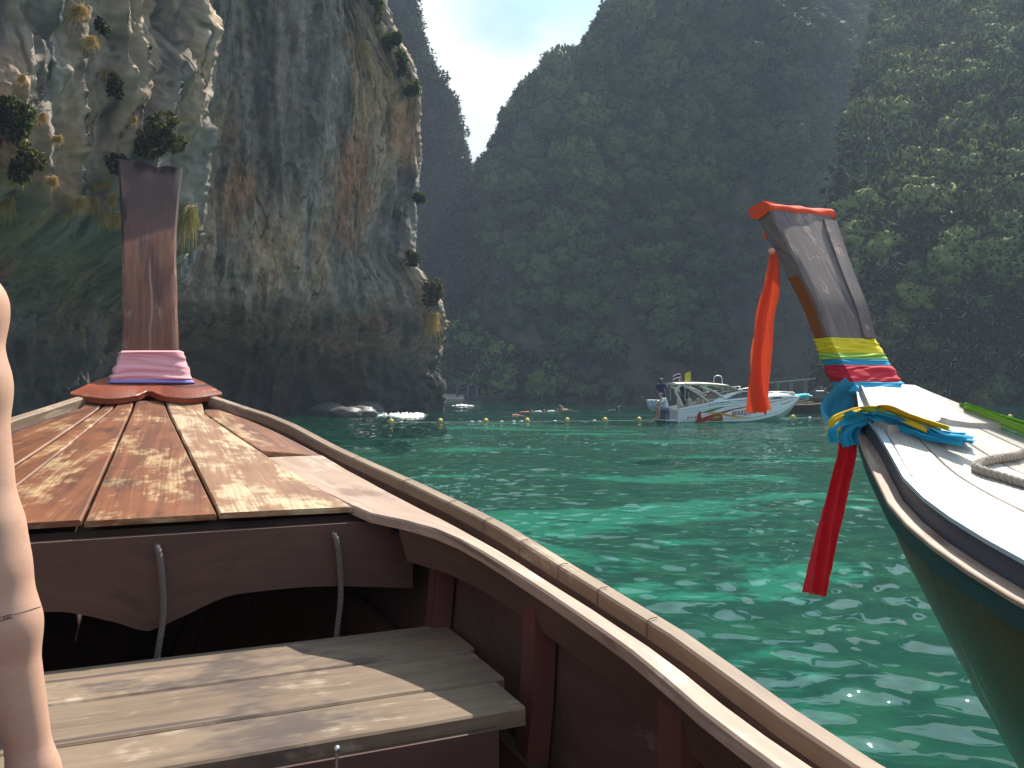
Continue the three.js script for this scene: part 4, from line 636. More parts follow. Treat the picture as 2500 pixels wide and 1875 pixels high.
// ---------------------------------------------------------------- people
function sdfMesh(f, lo, hi, cell) {                  // surface nets over a box, then drawn onto the surface
  const n = [0, 1, 2].map((k) => Math.ceil((hi[k] - lo[k]) / cell) + 1), S = new Float32Array(n[0] * n[1] * n[2]), id = (i, j, k) => (k * n[1] + j) * n[0] + i;
  for (let k = 0; k < n[2]; k += 5) for (let j = 0; j < n[1]; j += 5) for (let i = 0; i < n[0]; i += 5) {   // blocks far from the surface are filled with one value
    const c = f(lo[0] + (i + 2) * cell, lo[1] + (j + 2) * cell, lo[2] + (k + 2) * cell), far = Math.abs(c) > cell * 4.5 + 0.03;
    for (let kk = k; kk < Math.min(k + 5, n[2]); kk++) for (let jj = j; jj < Math.min(j + 5, n[1]); jj++) for (let ii = i; ii < Math.min(i + 5, n[0]); ii++) S[id(ii, jj, kk)] = far ? c : f(lo[0] + ii * cell, lo[1] + jj * cell, lo[2] + kk * cell);
  }
  const vid = new Int32Array(S.length).fill(-1), P = [], ix = [];
  for (let k = 0; k + 1 < n[2]; k++) for (let j = 0; j + 1 < n[1]; j++) for (let i = 0; i + 1 < n[0]; i++) {
    let m = 0, c = 0, p = [0, 0, 0]; const s = [];
    for (let q = 0; q < 8; q++) { s[q] = S[id(i + (q & 1), j + (q >> 1 & 1), k + (q >> 2))]; if (s[q] < 0) m |= 1 << q; }
    if (m === 0 || m === 255) continue;
    for (let a = 0; a < 8; a++) for (const d of [1, 2, 4]) if (!(a & d) && (s[a] < 0) !== (s[a | d] < 0)) { const t = s[a] / (s[a] - s[a | d]); for (let q = 0; q < 3; q++) p[q] += (a >> q & 1) + (d === 1 << q ? t : 0); c++; }
    vid[id(i, j, k)] = P.length / 3; P.push(lo[0] + (i + p[0] / c) * cell, lo[1] + (j + p[1] / c) * cell, lo[2] + (k + p[2] / c) * cell);
  }
  const quad = (a, b, c, d, flip) => { if (a < 0 || b < 0 || c < 0 || d < 0) return; flip ? ix.push(a, c, b, a, d, c) : ix.push(a, b, c, a, c, d); };
  for (let k = 1; k + 1 < n[2]; k++) for (let j = 1; j + 1 < n[1]; j++) for (let i = 1; i + 1 < n[0]; i++) {
    const a = S[id(i, j, k)] < 0;
    if (a !== S[id(i + 1, j, k)] < 0) quad(vid[id(i, j - 1, k - 1)], vid[id(i, j, k - 1)], vid[id(i, j, k)], vid[id(i, j - 1, k)], !a);
    if (a !== S[id(i, j + 1, k)] < 0) quad(vid[id(i - 1, j, k - 1)], vid[id(i - 1, j, k)], vid[id(i, j, k)], vid[id(i, j, k - 1)], !a);
    if (a !== S[id(i, j, k + 1)] < 0) quad(vid[id(i - 1, j - 1, k)], vid[id(i, j - 1, k)], vid[id(i, j, k)], vid[id(i - 1, j, k)], !a);
  }
  const nn = new Float32Array(P.length), e = cell * 0.15;
  for (let v = 0; v < P.length; v += 3) for (let it = 0; it < 2; it++) {
    const [x, y, z] = [P[v], P[v + 1], P[v + 2]], gx = f(x + e, y, z) - f(x - e, y, z), gy = f(x, y + e, z) - f(x, y - e, z), gz = f(x, y, z + e) - f(x, y, z - e), l = Math.sqrt(gx * gx + gy * gy + gz * gz) || 1;
    if (it === 1) { nn[v] = gx / l; nn[v + 1] = gy / l; nn[v + 2] = gz / l; break; }
    const d = clamp(f(x, y, z), -cell, cell) * 0.9; P[v] -= d * gx / l; P[v + 1] -= d * gy / l; P[v + 2] -= d * gz / l;
  }
  const g = new THREE.BufferGeometry(); g.setAttribute('position', new THREE.Float32BufferAttribute(P, 3)); g.setAttribute('normal', new THREE.BufferAttribute(nn, 3)); g.setIndex(ix); return g;
}
function capsules(bones, k) {                        // bones [[x,y,z], [x,y,z], ra, rb]: tapered capsules joined with a smooth minimum
  const n = bones.length, A = new Float64Array(n * 9);
  bones.forEach(([a, b, ra, rb], i) => { const d = [b[0] - a[0], b[1] - a[1], b[2] - a[2]]; A.set([...a, ...d, 1 / (d[0] * d[0] + d[1] * d[1] + d[2] * d[2] + 1e-9), ra, rb - ra], i * 9); });
  return (x, y, z) => {
    let m = 1e9;
    for (let i = 0, o = 0; i < n; i++, o += 9) {
      const px = x - A[o], py = y - A[o + 1], pz = z - A[o + 2]; let t = (px * A[o + 3] + py * A[o + 4] + pz * A[o + 5]) * A[o + 6]; t = t < 0 ? 0 : t > 1 ? 1 : t;
      const qx = px - A[o + 3] * t, qy = py - A[o + 4] * t, qz = pz - A[o + 5] * t, d = Math.sqrt(qx * qx + qy * qy + qz * qz) - A[o + 7] - A[o + 8] * t, h = k - Math.abs(m - d);
      if (d < m) m = d; if (h > 0) m -= h * h / k * 0.25;
    }
    return m;
  };
}
const skinMat = (c) => phys(c, 0.5, { sheen: 0.3, sheenRoughness: 0.5 });
const boundsOf = (bones, pad) => { const lo = [9e9, 9e9, 9e9], hi = [-9e9, -9e9, -9e9]; for (const [a, b, ra, rb] of bones) for (let q = 0; q < 3; q++) { const r = Math.max(ra, rb) + pad; lo[q] = Math.min(lo[q], a[q] - r, b[q] - r); hi[q] = Math.max(hi[q], a[q] + r, b[q] + r); } return [lo, hi]; };
const meshBones = (bones, k, cell, f = capsules(bones, k)) => sdfMesh(f, ...boundsOf(bones, cell * 3), cell);
function figure(label, J, { skin = [0.42, 0.24, 0.16], top, topCol, shorts, hair = [0.03, 0.02, 0.015], cell = 0.022, sleeves = 0.5, pos = [0, 0, 0], turn = 0, group, vest } = {}) {
  // J: joints head, neck, chest, hips, and per side shoulder/elbow/hand, hip/knee/foot
  const t = thing('person', label, 'person', pos, turn, group), B = [], mid = (a, b, q) => a.map((x, i) => lerp(x, b[i], q));
  B.push([J.hips, J.chest, 0.125, 0.13], [J.chest, J.neck, 0.12, 0.055], [J.neck, J.head, 0.052, 0.06], [J.head, [J.head[0], J.head[1] + 0.045, J.head[2]], 0.092, 0.098]);
  const fw = J.face ?? [1, 0, 0]; B.push([J.head.map((x, i) => x + fw[i] * 0.085 - (i === 1 ? 0.012 : 0)), J.head.map((x, i) => x + fw[i] * 0.10 - (i === 1 ? 0.03 : 0)), 0.014, 0.018]);
  for (const s of ['L', 'R']) {
    if (J['sh' + s]) B.push([J.chest, J['sh' + s], 0.08, 0.062], [J['sh' + s], J['el' + s], 0.052, 0.04], [J['el' + s], J['ha' + s], 0.039, 0.027], [J['ha' + s], mid(J['el' + s], J['ha' + s], 1.28), 0.034, 0.02]);
    if (J['hp' + s]) B.push([J.hips, J['hp' + s], 0.11, 0.095], [J['hp' + s], J['kn' + s], 0.088, 0.058], [J['kn' + s], J['ft' + s], 0.055, 0.036], [J['ft' + s], J['ft' + s].map((x, i) => x + fw[i] * 0.16 - (i === 1 ? 0.04 : 0)), 0.04, 0.028]);
  }
  part('body', meshBones(B, 0.05, cell), skinMat(skin), t);
  const C = [];
  if (topCol) { C.push([mid(J.hips, J.chest, 0.1), J.chest, 0.14, 0.145], [J.chest, mid(J.chest, J.neck, 0.75), 0.132, 0.08]); for (const s of ['L', 'R']) if (J['sh' + s]) C.push([J.chest, J['sh' + s], 0.09, 0.074], [J['sh' + s], mid(J['sh' + s], J['el' + s], sleeves), 0.068, 0.062]); part('shirt', meshBones(C, 0.05, cell), cloth(topCol), t); }
  if (vest) part('life_vest', meshBones([[mid(J.hips, J.chest, 0.35), J.chest, 0.16, 0.17]], 0.05, cell), cloth(vest), t);
  if (shorts && J.hpL) { const Q = [[J.hips, mid(J.hips, J.chest, 0.2), 0.14, 0.13]]; for (const s of ['L', 'R']) Q.push([J.hips, J['hp' + s], 0.12, 0.108], [J['hp' + s], mid(J['hp' + s], J['kn' + s], 0.75), 0.104, 0.085]); part('shorts', meshBones(Q, 0.05, cell), cloth(shorts), t); }
  if (hair) part('hair', meshBones([[J.head.map((x, i) => x - fw[i] * 0.03 + (i === 1 ? 0.05 : 0)), J.head.map((x, i) => x - fw[i] * 0.05 + (i === 1 ? -0.01 : 0)), 0.1, 0.085]], 0.03, cell * 0.8), std(hair, 0.7), t);
  return t;
}
// the person beside us: seated on the bench, right arm straight down with the hand on the bench
{
  const A = (u, v, z) => at(u, v, z).toArray(), sh = A(-102, 752, 1.16), el = A(-16, 1395, 1.15), wr = A(84, 1895, 1.16), mix = (a, b, q) => a.map((x, i) => lerp(x, b[i], q));
  const L = (t, y, s) => inBoat(t, y - 0.019 * sm(0.2, -0.3, y), s * 1.03);
  const chest = L(-0.40, -0.06, 1.31), hips = L(-0.41, -0.43, 1.42), neck = L(-0.40, 0.22, 1.30), head = L(-0.40, 0.37, 1.33), shL = L(-0.60, 0.115, 1.31), elL = L(-0.68, -0.18, 1.25), haL = L(-0.58, -0.36, 1.06);
  const palm = L(-0.155, -0.558, 1.335), B = [
    [hips, chest, 0.13, 0.12], [hips, L(-0.30, -0.45, 1.45), 0.12, 0.11], [hips, L(-0.52, -0.45, 1.45), 0.12, 0.11], [chest, neck, 0.115, 0.05], [neck, head, 0.05, 0.06], [head, L(-0.40, 0.42, 1.33), 0.085, 0.095], [L(-0.4, 0.355, 1.245), L(-0.4, 0.335, 1.23), 0.012, 0.016],
    [chest, sh, 0.085, 0.05], [L(-0.38, 0.14, 1.31), sh, 0.05, 0.046], [sh, mix(sh, el, 0.3), 0.0505, 0.0455], [mix(sh, el, 0.3), mix(sh, el, 0.85), 0.0455, 0.0385], [mix(sh, el, 0.85), el, 0.0385, 0.0395], [el, mix(el, wr, 0.25), 0.0395, 0.0400], [mix(el, wr, 0.25), wr, 0.0400, 0.0265],
    [wr, palm, 0.026, 0.024], [palm, L(-0.168, -0.56, 1.30), 0.03, 0.022],
    [chest, shL, 0.085, 0.05], [shL, elL, 0.05, 0.04], [elL, haL, 0.04, 0.027], [haL, L(-0.55, -0.385, 0.99), 0.03, 0.018],
    [L(-0.30, -0.45, 1.45), L(-0.46, -0.47, 1.02), 0.088, 0.058], [L(-0.46, -0.47, 1.02), L(-0.46, -0.98, 1.0), 0.056, 0.036], [L(-0.46, -1.05, 1.0), L(-0.46, -1.085, 0.84), 0.036, 0.026],
    [L(-0.52, -0.45, 1.45), L(-0.62, -0.47, 1.02), 0.088, 0.058], [L(-0.62, -0.47, 1.02), L(-0.62, -0.98, 1.0), 0.056, 0.036], [L(-0.62, -1.05, 1.0), L(-0.62, -1.085, 0.84), 0.036, 0.026],
  ];
  const body = capsules(B, 0.035), fing = [];
  [[-0.205, 0.052], [-0.18, 0.066], [-0.156, 0.07], [-0.132, 0.062]].forEach(([t, l]) => { const a = L(t + 0.012, -0.562, 1.31), m = L(t, -0.568, 1.31 - l * 0.45), e = L(t - 0.002, -0.572 - l * 0.6, 1.31 - l * 0.5); fing.push([a, m, 0.0105, 0.009], [m, e, 0.009, 0.0078]); });
  fing.push([L(-0.19, -0.566, 1.345), L(-0.222, -0.572, 1.318), 0.013, 0.0105], [L(-0.222, -0.572, 1.318), L(-0.232, -0.576, 1.292), 0.0105, 0.0085]);
  const hand = capsules(fing, 0.006), all = (x, y, z) => { const a = body(x, y, z), b = hand(x, y, z), k = 0.012, h = Math.max(k - Math.abs(a - b), 0) / k; return Math.min(a, b) - h * h * k * 0.25; };
  const p = thing('person', "person seated at the left edge, bare arm with a thin band tattoo", 'person');
  const skinTex = paint(512, 512, (x, y) => { const n = fbm(x * 9, y * 9, 1, 4), f = fbm(x * 60, y * 60, 3, 2), k = sm(0.45, 0.6, fbm(x * 34, y * 34, 7, 2)); return mix3([0.62 + 0.05 * n, 0.36 + 0.05 * n, 0.25 + 0.03 * n].map((c) => c * (1 + 0.08 * f)), [0.42, 0.19, 0.11], k * 0.35); });
  const bodyGeo = sdfMesh(all, ...boundsOf(B, 0.03), 0.0085), q = bodyGeo.attributes.position, uv = new Float32Array(q.count * 2); for (let i = 0; i < q.count; i++) { uv[2 * i] = q.getX(i) * 3 + q.getZ(i) * 2; uv[2 * i + 1] = q.getY(i) * 3; } bodyGeo.setAttribute('uv', new THREE.BufferAttribute(uv, 2));
  const shoulderSkin = phys(0xffffff, 0.48, { map: skinTex, bumpMap: skinTex, bumpScale: 0.0012, sheen: 0.25, sheenRoughness: 0.4 });
  part('body', bodyGeo, shoulderSkin, p, 'bare skin lit from the right');
  part('tank_top', meshBones([[L(-0.41, -0.42, 1.42), chest, 0.14, 0.13], [chest, L(-0.40, 0.06, 1.31), 0.128, 0.10], [L(-0.33, 0.06, 1.31), L(-0.33, 0.165, 1.31), 0.06, 0.05], [L(-0.48, 0.06, 1.31), L(-0.48, 0.165, 1.31), 0.06, 0.05]], 0.04, 0.016), cloth([0.05, 0.06, 0.09]), p);
  part('shorts', meshBones([[hips, L(-0.41, -0.36, 1.41), 0.14, 0.13], [L(-0.30, -0.45, 1.45), L(-0.40, -0.465, 1.16), 0.125, 0.09], [L(-0.52, -0.45, 1.45), L(-0.58, -0.465, 1.16), 0.125, 0.09]], 0.04, 0.016), cloth([0.08, 0.13, 0.2]), p);
  part('hair', meshBones([[L(-0.40, 0.45, 1.355), L(-0.40, 0.40, 1.375), 0.098, 0.095], [L(-0.40, 0.40, 1.385), L(-0.40, 0.2, 1.41), 0.08, 0.045]], 0.04, 0.014), std([0.16, 0.09, 0.04], 0.6), p);
  // tattoo: a fine line that opens into a narrow lettered band, lying on the forearm's skin
  const surf = (u, v, o) => { const d = ray(u, v).normalize(), c = camera.position; let t = 0.8; for (let i = 0; i < 90; i++) { const s = all(c.x + d.x * t, c.y + d.y * t, c.z + d.z * t); t += clamp(s, -0.02, 0.05); if (Math.abs(s) < 2e-5) break; } return c.clone().addScaledVector(d, t - o).toArray(); };
  const ink = std([0.06, 0.035, 0.04], 0.6), lineGeo = (pts, w) => grid(24, 2, (a, b) => { const u = lerp(pts[0][0], pts[1][0], a), v = lerp(pts[0][1], pts[1][1], a) + (b - 0.5) * w * (0.75 + 0.35 * N(a * 9, w)); return surf(u, v, 0.0007); });
  const cv = document.createElement('canvas'); cv.width = 128; cv.height = 32; const x = cv.getContext('2d'); x.fillStyle = '#fff'; x.fillRect(0, 0, 128, 32); x.fillStyle = '#000'; x.fillRect(0, 0, 128, 5); x.fillRect(0, 26, 128, 6); x.font = 'bold 24px sans-serif'; x.textBaseline = 'middle'; x.fillText('RCIA', 52, 16);
  const alpha = new THREE.CanvasTexture(cv); // dark letters on skin
  const skinInk = std(0xffffff, 0.55, { map: alpha, color: new THREE.Color().setRGB(0.5, 0.27, 0.2) }); alpha.colorSpace = THREE.SRGBColorSpace;
  part('tattoo', lineGeo([[34, 1501], [103, 1480]], 2.6), ink, p, 'thin dark tattoo line');
  part('tattoo', grid(20, 4, (a, b) => surf(lerp(-8, 31, a), lerp(1514, 1503.5, a) - (b - 0.5) * 10.5, 0.0006)), skinInk, p, 'lettered tattoo band');
}

// ---------------------------------------------------------------- speedboat
const yard = (o, w, h, draw) => { const c = document.createElement('canvas'); c.width = w; c.height = h; draw(c.getContext('2d'), w, h); const t = new THREE.CanvasTexture(c); t.colorSpace = THREE.SRGBColorSpace; t.anisotropy = 8; return t; };
const squiggle = (x, px, py, w, h, n, seed) => { const r = mulberry(seed); x.lineWidth = h * 0.16; for (let i = 0; i < n; i++) { const a = px + w * (i + 0.1) / n, b = w / n * 0.75; x.beginPath(); x.moveTo(a, py + h * (0.2 + 0.3 * r())); x.lineTo(a + b * (0.3 + 0.3 * r()), py + h * r() * 0.3); x.lineTo(a + b * 0.5, py + h * (0.6 + 0.4 * r())); x.lineTo(a + b, py + h * (0.2 + 0.7 * r())); x.stroke(); } };
const SB = { z: 43, L: 7.9, turn: 12 * Math.PI / 180 };
{
  const p0 = at(1638, 1027, SB.z), sb = thing('speedboat', 'white speedboat with red and yellow livery and a cream canopy on poles', 'boat', [p0.x, 0, p0.z], SB.turn);
  sb.scale.setScalar(0.93); const L = SB.L, livery = yard(0, 2048, 512, (x, w, h) => {    // u: stern to bow, v: chine to sheer
    const X = (m) => m / L * w, Y = (q) => (1 - q) * h;
    x.fillStyle = '#e9eef0'; x.fillRect(0, 0, w, h);
    x.strokeStyle = '#1d2a30'; x.lineWidth = 9; for (const [q, c] of [[0.8, '#2b3f46'], [0.69, '#22343c'], [0.12, '#2a4148']]) { x.strokeStyle = c; x.beginPath(); x.moveTo(X(0.3), Y(q - 0.03)); x.quadraticCurveTo(X(3), Y(q + 0.02), X(L), Y(q + 0.03)); x.stroke(); }
    const blob = (c, pts) => { x.fillStyle = c; x.beginPath(); x.moveTo(X(pts[0][0]), Y(pts[0][1])); for (let i = 1; i + 1 < pts.length; i += 2) x.quadraticCurveTo(X(pts[i][0]), Y(pts[i][1]), X(pts[i + 1][0]), Y(pts[i + 1][1])); x.closePath(); x.fill(); };
    blob('#1f7a4a', [[1.2, 0.5], [1.7, 0.66], [2.9, 0.70], [2.3, 0.62], [1.9, 0.5]]);
    blob('#b01f22', [[0.9, 0.0], [1.6, 0.46], [4.2, 0.66], [3.0, 0.5], [2.3, 0.28], [1.9, 0.1], [1.5, 0.0]]);
    blob('#e0a21c', [[1.3, 0.48], [1.9, 0.4], [2.5, 0.32], [3.0, 0.14], [4.2, 0.16], [3.0, 0.28], [2.5, 0.42], [2.0, 0.52], [1.3, 0.48]]);
    blob('#8d5a2c', [[1.75, 0.02], [1.9, 0.3], [2.3, 0.42], [2.7, 0.3], [2.6, 0.02]]); blob('#c79a5a', [[2.0, 0.2], [2.2, 0.36], [2.45, 0.22], [2.2, 0.12], [2.0, 0.2]]);
    blob('#a3201f', [[1.05, 0.0], [1.02, 0.62], [1.28, 0.6], [1.32, 0.2], [1.4, 0.0]]);
    x.strokeStyle = '#8a1d20'; x.lineWidth = 14; x.beginPath(); x.moveTo(X(2.6), Y(0.46)); x.quadraticCurveTo(X(4.2), Y(0.66), X(L), Y(0.78)); x.stroke();
    x.fillStyle = '#8f1b1d'; x.font = 'italic 900 132px sans-serif'; x.textBaseline = 'middle'; x.save(); x.translate(X(3.1), Y(0.36)); x.rotate(-0.05); x.fillText('MARIJOANA', 0, 0, X(1.95)); x.restore();
    x.font = 'italic 900 110px sans-serif'; x.fillText('111', X(0.42), Y(0.26), X(0.6));
    x.strokeStyle = '#7a1f22'; squiggle(x, X(6.35), Y(0.56), X(1.15), h * 0.13, 9, 4);
    x.strokeStyle = '#463a5e'; squiggle(x, X(1.7), Y(0.915), X(1.3), h * 0.07, 18, 5); squiggle(x, X(3.4), Y(0.945), X(1.15), h * 0.07, 16, 6);
  });
  const beam = table([[0, 1.12], [2, 1.2], [4.5, 1.08], [6.2, 0.75], [7.3, 0.34], [7.9, 0.03]]), sheer = table([[0, 0.78], [1.2, 1.0], [2.2, 1.18], [4.5, 1.38], [6.4, 1.48], [7.9, 1.45]]), chine = table([[0, 0.02], [4, 0.05], [6, 0.35], [7.2, 0.85], [7.9, 1.32]]), keel = table([[0, -0.35], [4.5, -0.4], [6.2, -0.1], [7.2, 0.45], [7.9, 1.28]]);
  const q = range(0, 1, 14), sidePt = (x, f) => { const b = beam(x), y = lerp(chine(x), sheer(x), f); return [x, y, b * lerp(0.86, 1, Math.pow(f, 0.7)) + (f > 0.6 && f < 0.66 ? 0.02 : 0)]; };
  const xs = range(0, L, 60), whiteHull = phys(0xffffff, 0.28, { map: livery, clearcoat: 0.5 });
  const side = (k) => grid(60, 14, (a, b) => { const [x, y, z] = sidePt(a * L, b); return [x, y, k * z]; }, (a, b) => [k > 0 ? a : a, b]);
  part('hull_side', side(1), whiteHull, sb); part('hull_side', side(-1), M.white, sb);
  part('bottom', grid(60, 6, (a, b) => { const x = a * L, k = b * 2 - 1; return [x, lerp(keel(x), chine(x), Math.abs(k)), k * beam(x) * 0.86]; }), std([0.3, 0.42, 0.42], 0.4), sb);
  part('foredeck', grid(40, 10, (a, b) => { const x = lerp(4.3, L, a), k = b * 2 - 1; return [x, sheer(x) + 0.16 * (1 - k * k) * sm(L, 6.4, x), k * beam(x)]; }), M.white, sb);
  part('sole', grid(10, 2, (a, b) => { const x = lerp(0, 4.4, a); return [x, 0.42, (b * 2 - 1) * beam(x) * 0.95]; }), std([0.2, 0.19, 0.18], 0.7), sb);
  part('transom', join(box(0.0, 0.35, 0, 0.06, 0.75, 2.1)), M.white, sb);
  part('swim_platform', box(-0.35, 0.12, 0, 0.7, 0.08, 1.9), M.white, sb);
  part('rub_rail', join(tube(range(0, L, 24).map((x) => [x, sheer(x) - 0.06, beam(x) + 0.01]), 0.03, 6), tube(range(0, L, 24).map((x) => [x, sheer(x) - 0.06, -beam(x) - 0.01]), 0.03, 6)), std([0.82, 0.86, 0.88], 0.3), sb);
  const glass = phys([0.015, 0.018, 0.025], 0.08, { clearcoat: 1 });
  for (const k of [1, -1]) {
    part('cabin_side', grid(20, 6, (a, b) => { const x = lerp(2.0, 6.2, a), y = sheer(x) - 0.02 + b * 0.42 * Math.sin(Math.PI * Math.pow(a, 0.8)); return [x, y, k * (beam(x) * (1 - 0.12 * b) - 0.05)]; }), M.white, sb);
    part('side_window', grid(20, 5, (a, b) => { const x = lerp(2.7, 4.9, a), y = sheer(x) + 0.05 + b * 0.30 * Math.pow(Math.sin(Math.PI * Math.pow(a, 1.35)), 0.8); return [x, y, k * (beam(x) * (1 - 0.09 * b) - 0.015)]; }), glass, sb);
    part('bow_window', grid(10, 4, (a, b) => { const x = lerp(5.6, 6.5, a), y = sheer(x) - 0.17 + b * 0.13 * Math.sin(Math.PI * a); return [x, y, k * (beam(x) * 0.99 + 0.022)]; }), glass, sb);
    const archMat = std([0.62, 0.6, 0.55], 0.4), ar = part('arch', tube([[0.25, 0.85, k * 1.05], [0.05, 1.35, k * 1.0], [-0.12, 1.75, k * 0.95], [0.2, 2.05, k * 0.9]], 0.07, 8), archMat, sb);
    part('arch_strut', tube([[1.7, 1.15, k * 1.1], [1.2, 1.55, k * 1.03], [0.6, 1.9, k * 0.95], [0.35, 2.05, k * 0.9]], 0.07, 8), archMat, sb); part('arch_strut', tube([[2.75, 1.3, k * 1.06], [2.1, 1.7, k * 1.0], [1.3, 2.0, k * 0.92]], 0.07, 8), archMat, sb);
    const pane = (x, y, c, n) => part('pane', box(x, y, k * 1.0, 0.42, 0.2, 0.03, 0.01).translate(-x, -y, 0).rotateZ(-0.66).translate(x, y, 0), phys(c, 0.2, { clearcoat: 0.6 }), ar, n);
    pane(2.4, 1.42, [0.05, 0.22, 0.12], 'green pane'); pane(2.05, 1.68, [0.22, 0.03, 0.05], 'dark red pane'); pane(1.65, 1.88, [0.5, 0.48, 0.3], 'cream pane');
    part('grab_rail', join(tube([[2.4, 1.62, k * 0.95], [3.4, 1.78, k * 0.9], [4.3, 1.9, k * 0.8]], 0.022, 6), ...[2.9, 3.6, 4.2].map((x) => bar([x, 1.35, k * 0.95], [x + 0.15, 1.95, k * 0.85], 0.02, 6))), M.steel, sb);
    part('bow_rail', tube([[5.6, sheer(5.6) + 0.04, k * 0.85], [6.3, sheer(6.3) + 0.2, k * 0.6], [7.4, sheer(7.4) + 0.2, k * 0.25]], 0.02, 6), M.steel, sb);
  }
  part('windscreen', grid(6, 12, (a, b) => { const an = (b - 0.5) * 2.2, x = 4.4 + 0.55 * Math.cos(an) - 0.5 * a; return [x, 1.42 + 0.4 * a, Math.sin(an) * lerp(1.05, 0.9, a)]; }), glass, sb);
  const can = part('canopy', loft(range(0.0, 4.15, 30).map((x) => { const r = [], y = 2.12 - 0.02 * x + 0.06 * Math.sin(x * 1.1) - 0.30 * sm(2.9, 4.15, x), n = 12; for (let i = 0; i <= n; i++) { const k = i / n * 2 - 1; r.push([x, y + 0.08 * (1 - k * k), k * 0.98]); } for (let i = n; i >= 0; i--) { const k = i / n * 2 - 1; r.push([x, y - 0.05 + 0.06 * (1 - k * k), k * 0.97]); } return r; })), cloth([0.80, 0.77, 0.66]), sb);
  part('canopy_frame', join(...[0.4, 1.5, 2.6, 3.7].map((x) => tube([[x, 1.2, 1.0], [x, 2.0 - 0.1 * sm(2.9, 4, x), 0.96], [x, 2.04 - 0.1 * sm(2.9, 4, x), 0], [x, 2.0 - 0.1 * sm(2.9, 4, x), -0.96], [x, 1.2, -1.0]], 0.022, 6))), M.steel, sb);
  for (const [x, k] of [[1.0, 0.5], [1.0, -0.5], [2.2, 0.55], [2.2, -0.55]]) part('seat', join(box(x, 0.75, k, 0.5, 0.14, 0.6, 0.05), box(x - 0.25, 1.02, k, 0.14, 0.6, 0.6, 0.05), box(x, 0.55, k, 0.4, 0.3, 0.5, 0.02)), std([0.55, 0.5, 0.42], 0.6), sb);
  for (const k of [-0.65, 0, 0.65]) {
    const e = new THREE.Group(); e.name = 'outboard_motor'; sb.add(e);
    part('cowl', loft(range(0, 1, 8).map((a) => { const w = 0.22 * (0.75 + 0.3 * Math.sin(Math.PI * Math.min(a + 0.25, 1))), r = []; for (let i = 0; i < 16; i++) { const t = i / 16 * 6.283; r.push([-0.62 + 0.34 * Math.sign(Math.cos(t)) * Math.pow(Math.abs(Math.cos(t)), 0.6) * (0.8 + 0.25 * Math.sin(Math.PI * a)) - 0.28 * a, 0.62 + 0.55 * a, k + w * Math.sign(Math.sin(t)) * Math.pow(Math.abs(Math.sin(t)), 0.6)]); } return r; })), phys([0.35, 0.5, 0.72], 0.3, { clearcoat: 0.6 }), e);
    part('motor_cap', box(-0.9, 1.2, k, 0.55, 0.08, 0.34, 0.04), M.white, e);
    part('leg', box(-0.5, 0.2, k, 0.3, 0.9, 0.16, 0.05), std([0.10, 0.14, 0.2], 0.4), e);
  }
  const flag = (x, y, h, w, hh, draw, name, lean, mat) => { const fp = part('flag_pole', bar([x, y, 0.85], [x + lean * 0.3, y + h, 0.85], 0.014, 6), M.steel, sb); part('flag', grid(14, 8, (a, b) => [x + lean * 0.25 - a * w, y + h - (1 - b) * hh - 0.16 * a * a, 0.85 + 0.06 * Math.sin(a * 7 + b)]), mat ?? cloth(0xffffff, { map: yard(0, 128, 96, draw) }), fp, name); };
  flag(0.32, 2.1, 0.66, 0.46, 0.36, (x) => { for (const [a, b, c] of [[0, 16, '#a51931'], [16, 32, '#f4f5f8'], [32, 64, '#2d2a4a'], [64, 80, '#f4f5f8'], [80, 96, '#a51931']]) { x.fillStyle = c; x.fillRect(0, a, 128, b - a); } }, 'striped red white and blue flag', -0.5);
  flag(0.78, 2.1, 0.7, 0.34, 0.5, null, 'yellow flag', 0.0, cloth([0.85, 0.66, 0.05]));
  part('lamp_mast', join(bar([0.55, 2.1, 0], [0.5, 2.5, 0], 0.015, 6), new THREE.SphereGeometry(0.05, 10, 8).translate(0.5, 2.52, 0)), M.white, sb);
  part('bow_fender', new THREE.SphereGeometry(0.16, 14, 10).scale(1.5, 0.9, 0.9).translate(7.35, 1.55, 0.1), std([0.72, 0.66, 0.56], 0.7), sb);
  part('hatch', join(tube([[2.5, 2.14, 0.2], [2.55, 2.55, 0.2], [2.95, 2.55, 0.2], [3.02, 2.12, 0.2]], 0.025, 6)), M.steel, sb);
  sb.updateMatrixWorld(true);
  const on = (x, y, z) => new THREE.Vector3(x, y, z).applyMatrix4(sb.matrixWorld).toArray();
  figure('person in a pale shirt sitting bent forward on the speedboat stern', { hips: [0, 0.1, 0], chest: [-0.12, 0.5, 0], neck: [-0.24, 0.68, 0], head: [-0.32, 0.78, 0], face: [-0.9, -0.4, 0], shL: [-0.16, 0.6, 0.2], elL: [-0.42, 0.4, 0.24], haL: [-0.55, 0.2, 0.2], shR: [-0.16, 0.6, -0.2], elR: [-0.42, 0.38, -0.22], haR: [-0.55, 0.2, -0.16], hpL: [0, 0.08, 0.1], knL: [-0.42, 0.14, 0.14], ftL: [-0.5, -0.28, 0.14], hpR: [0, 0.08, -0.1], knR: [-0.42, 0.14, -0.14], ftR: [-0.5, -0.28, -0.14] }, { skin: [0.45, 0.27, 0.19], topCol: [0.62, 0.66, 0.72], shorts: [0.12, 0.14, 0.2], hair: [0.10, 0.08, 0.07], pos: on(-0.75, 0.62, 1.15), turn: SB.turn });
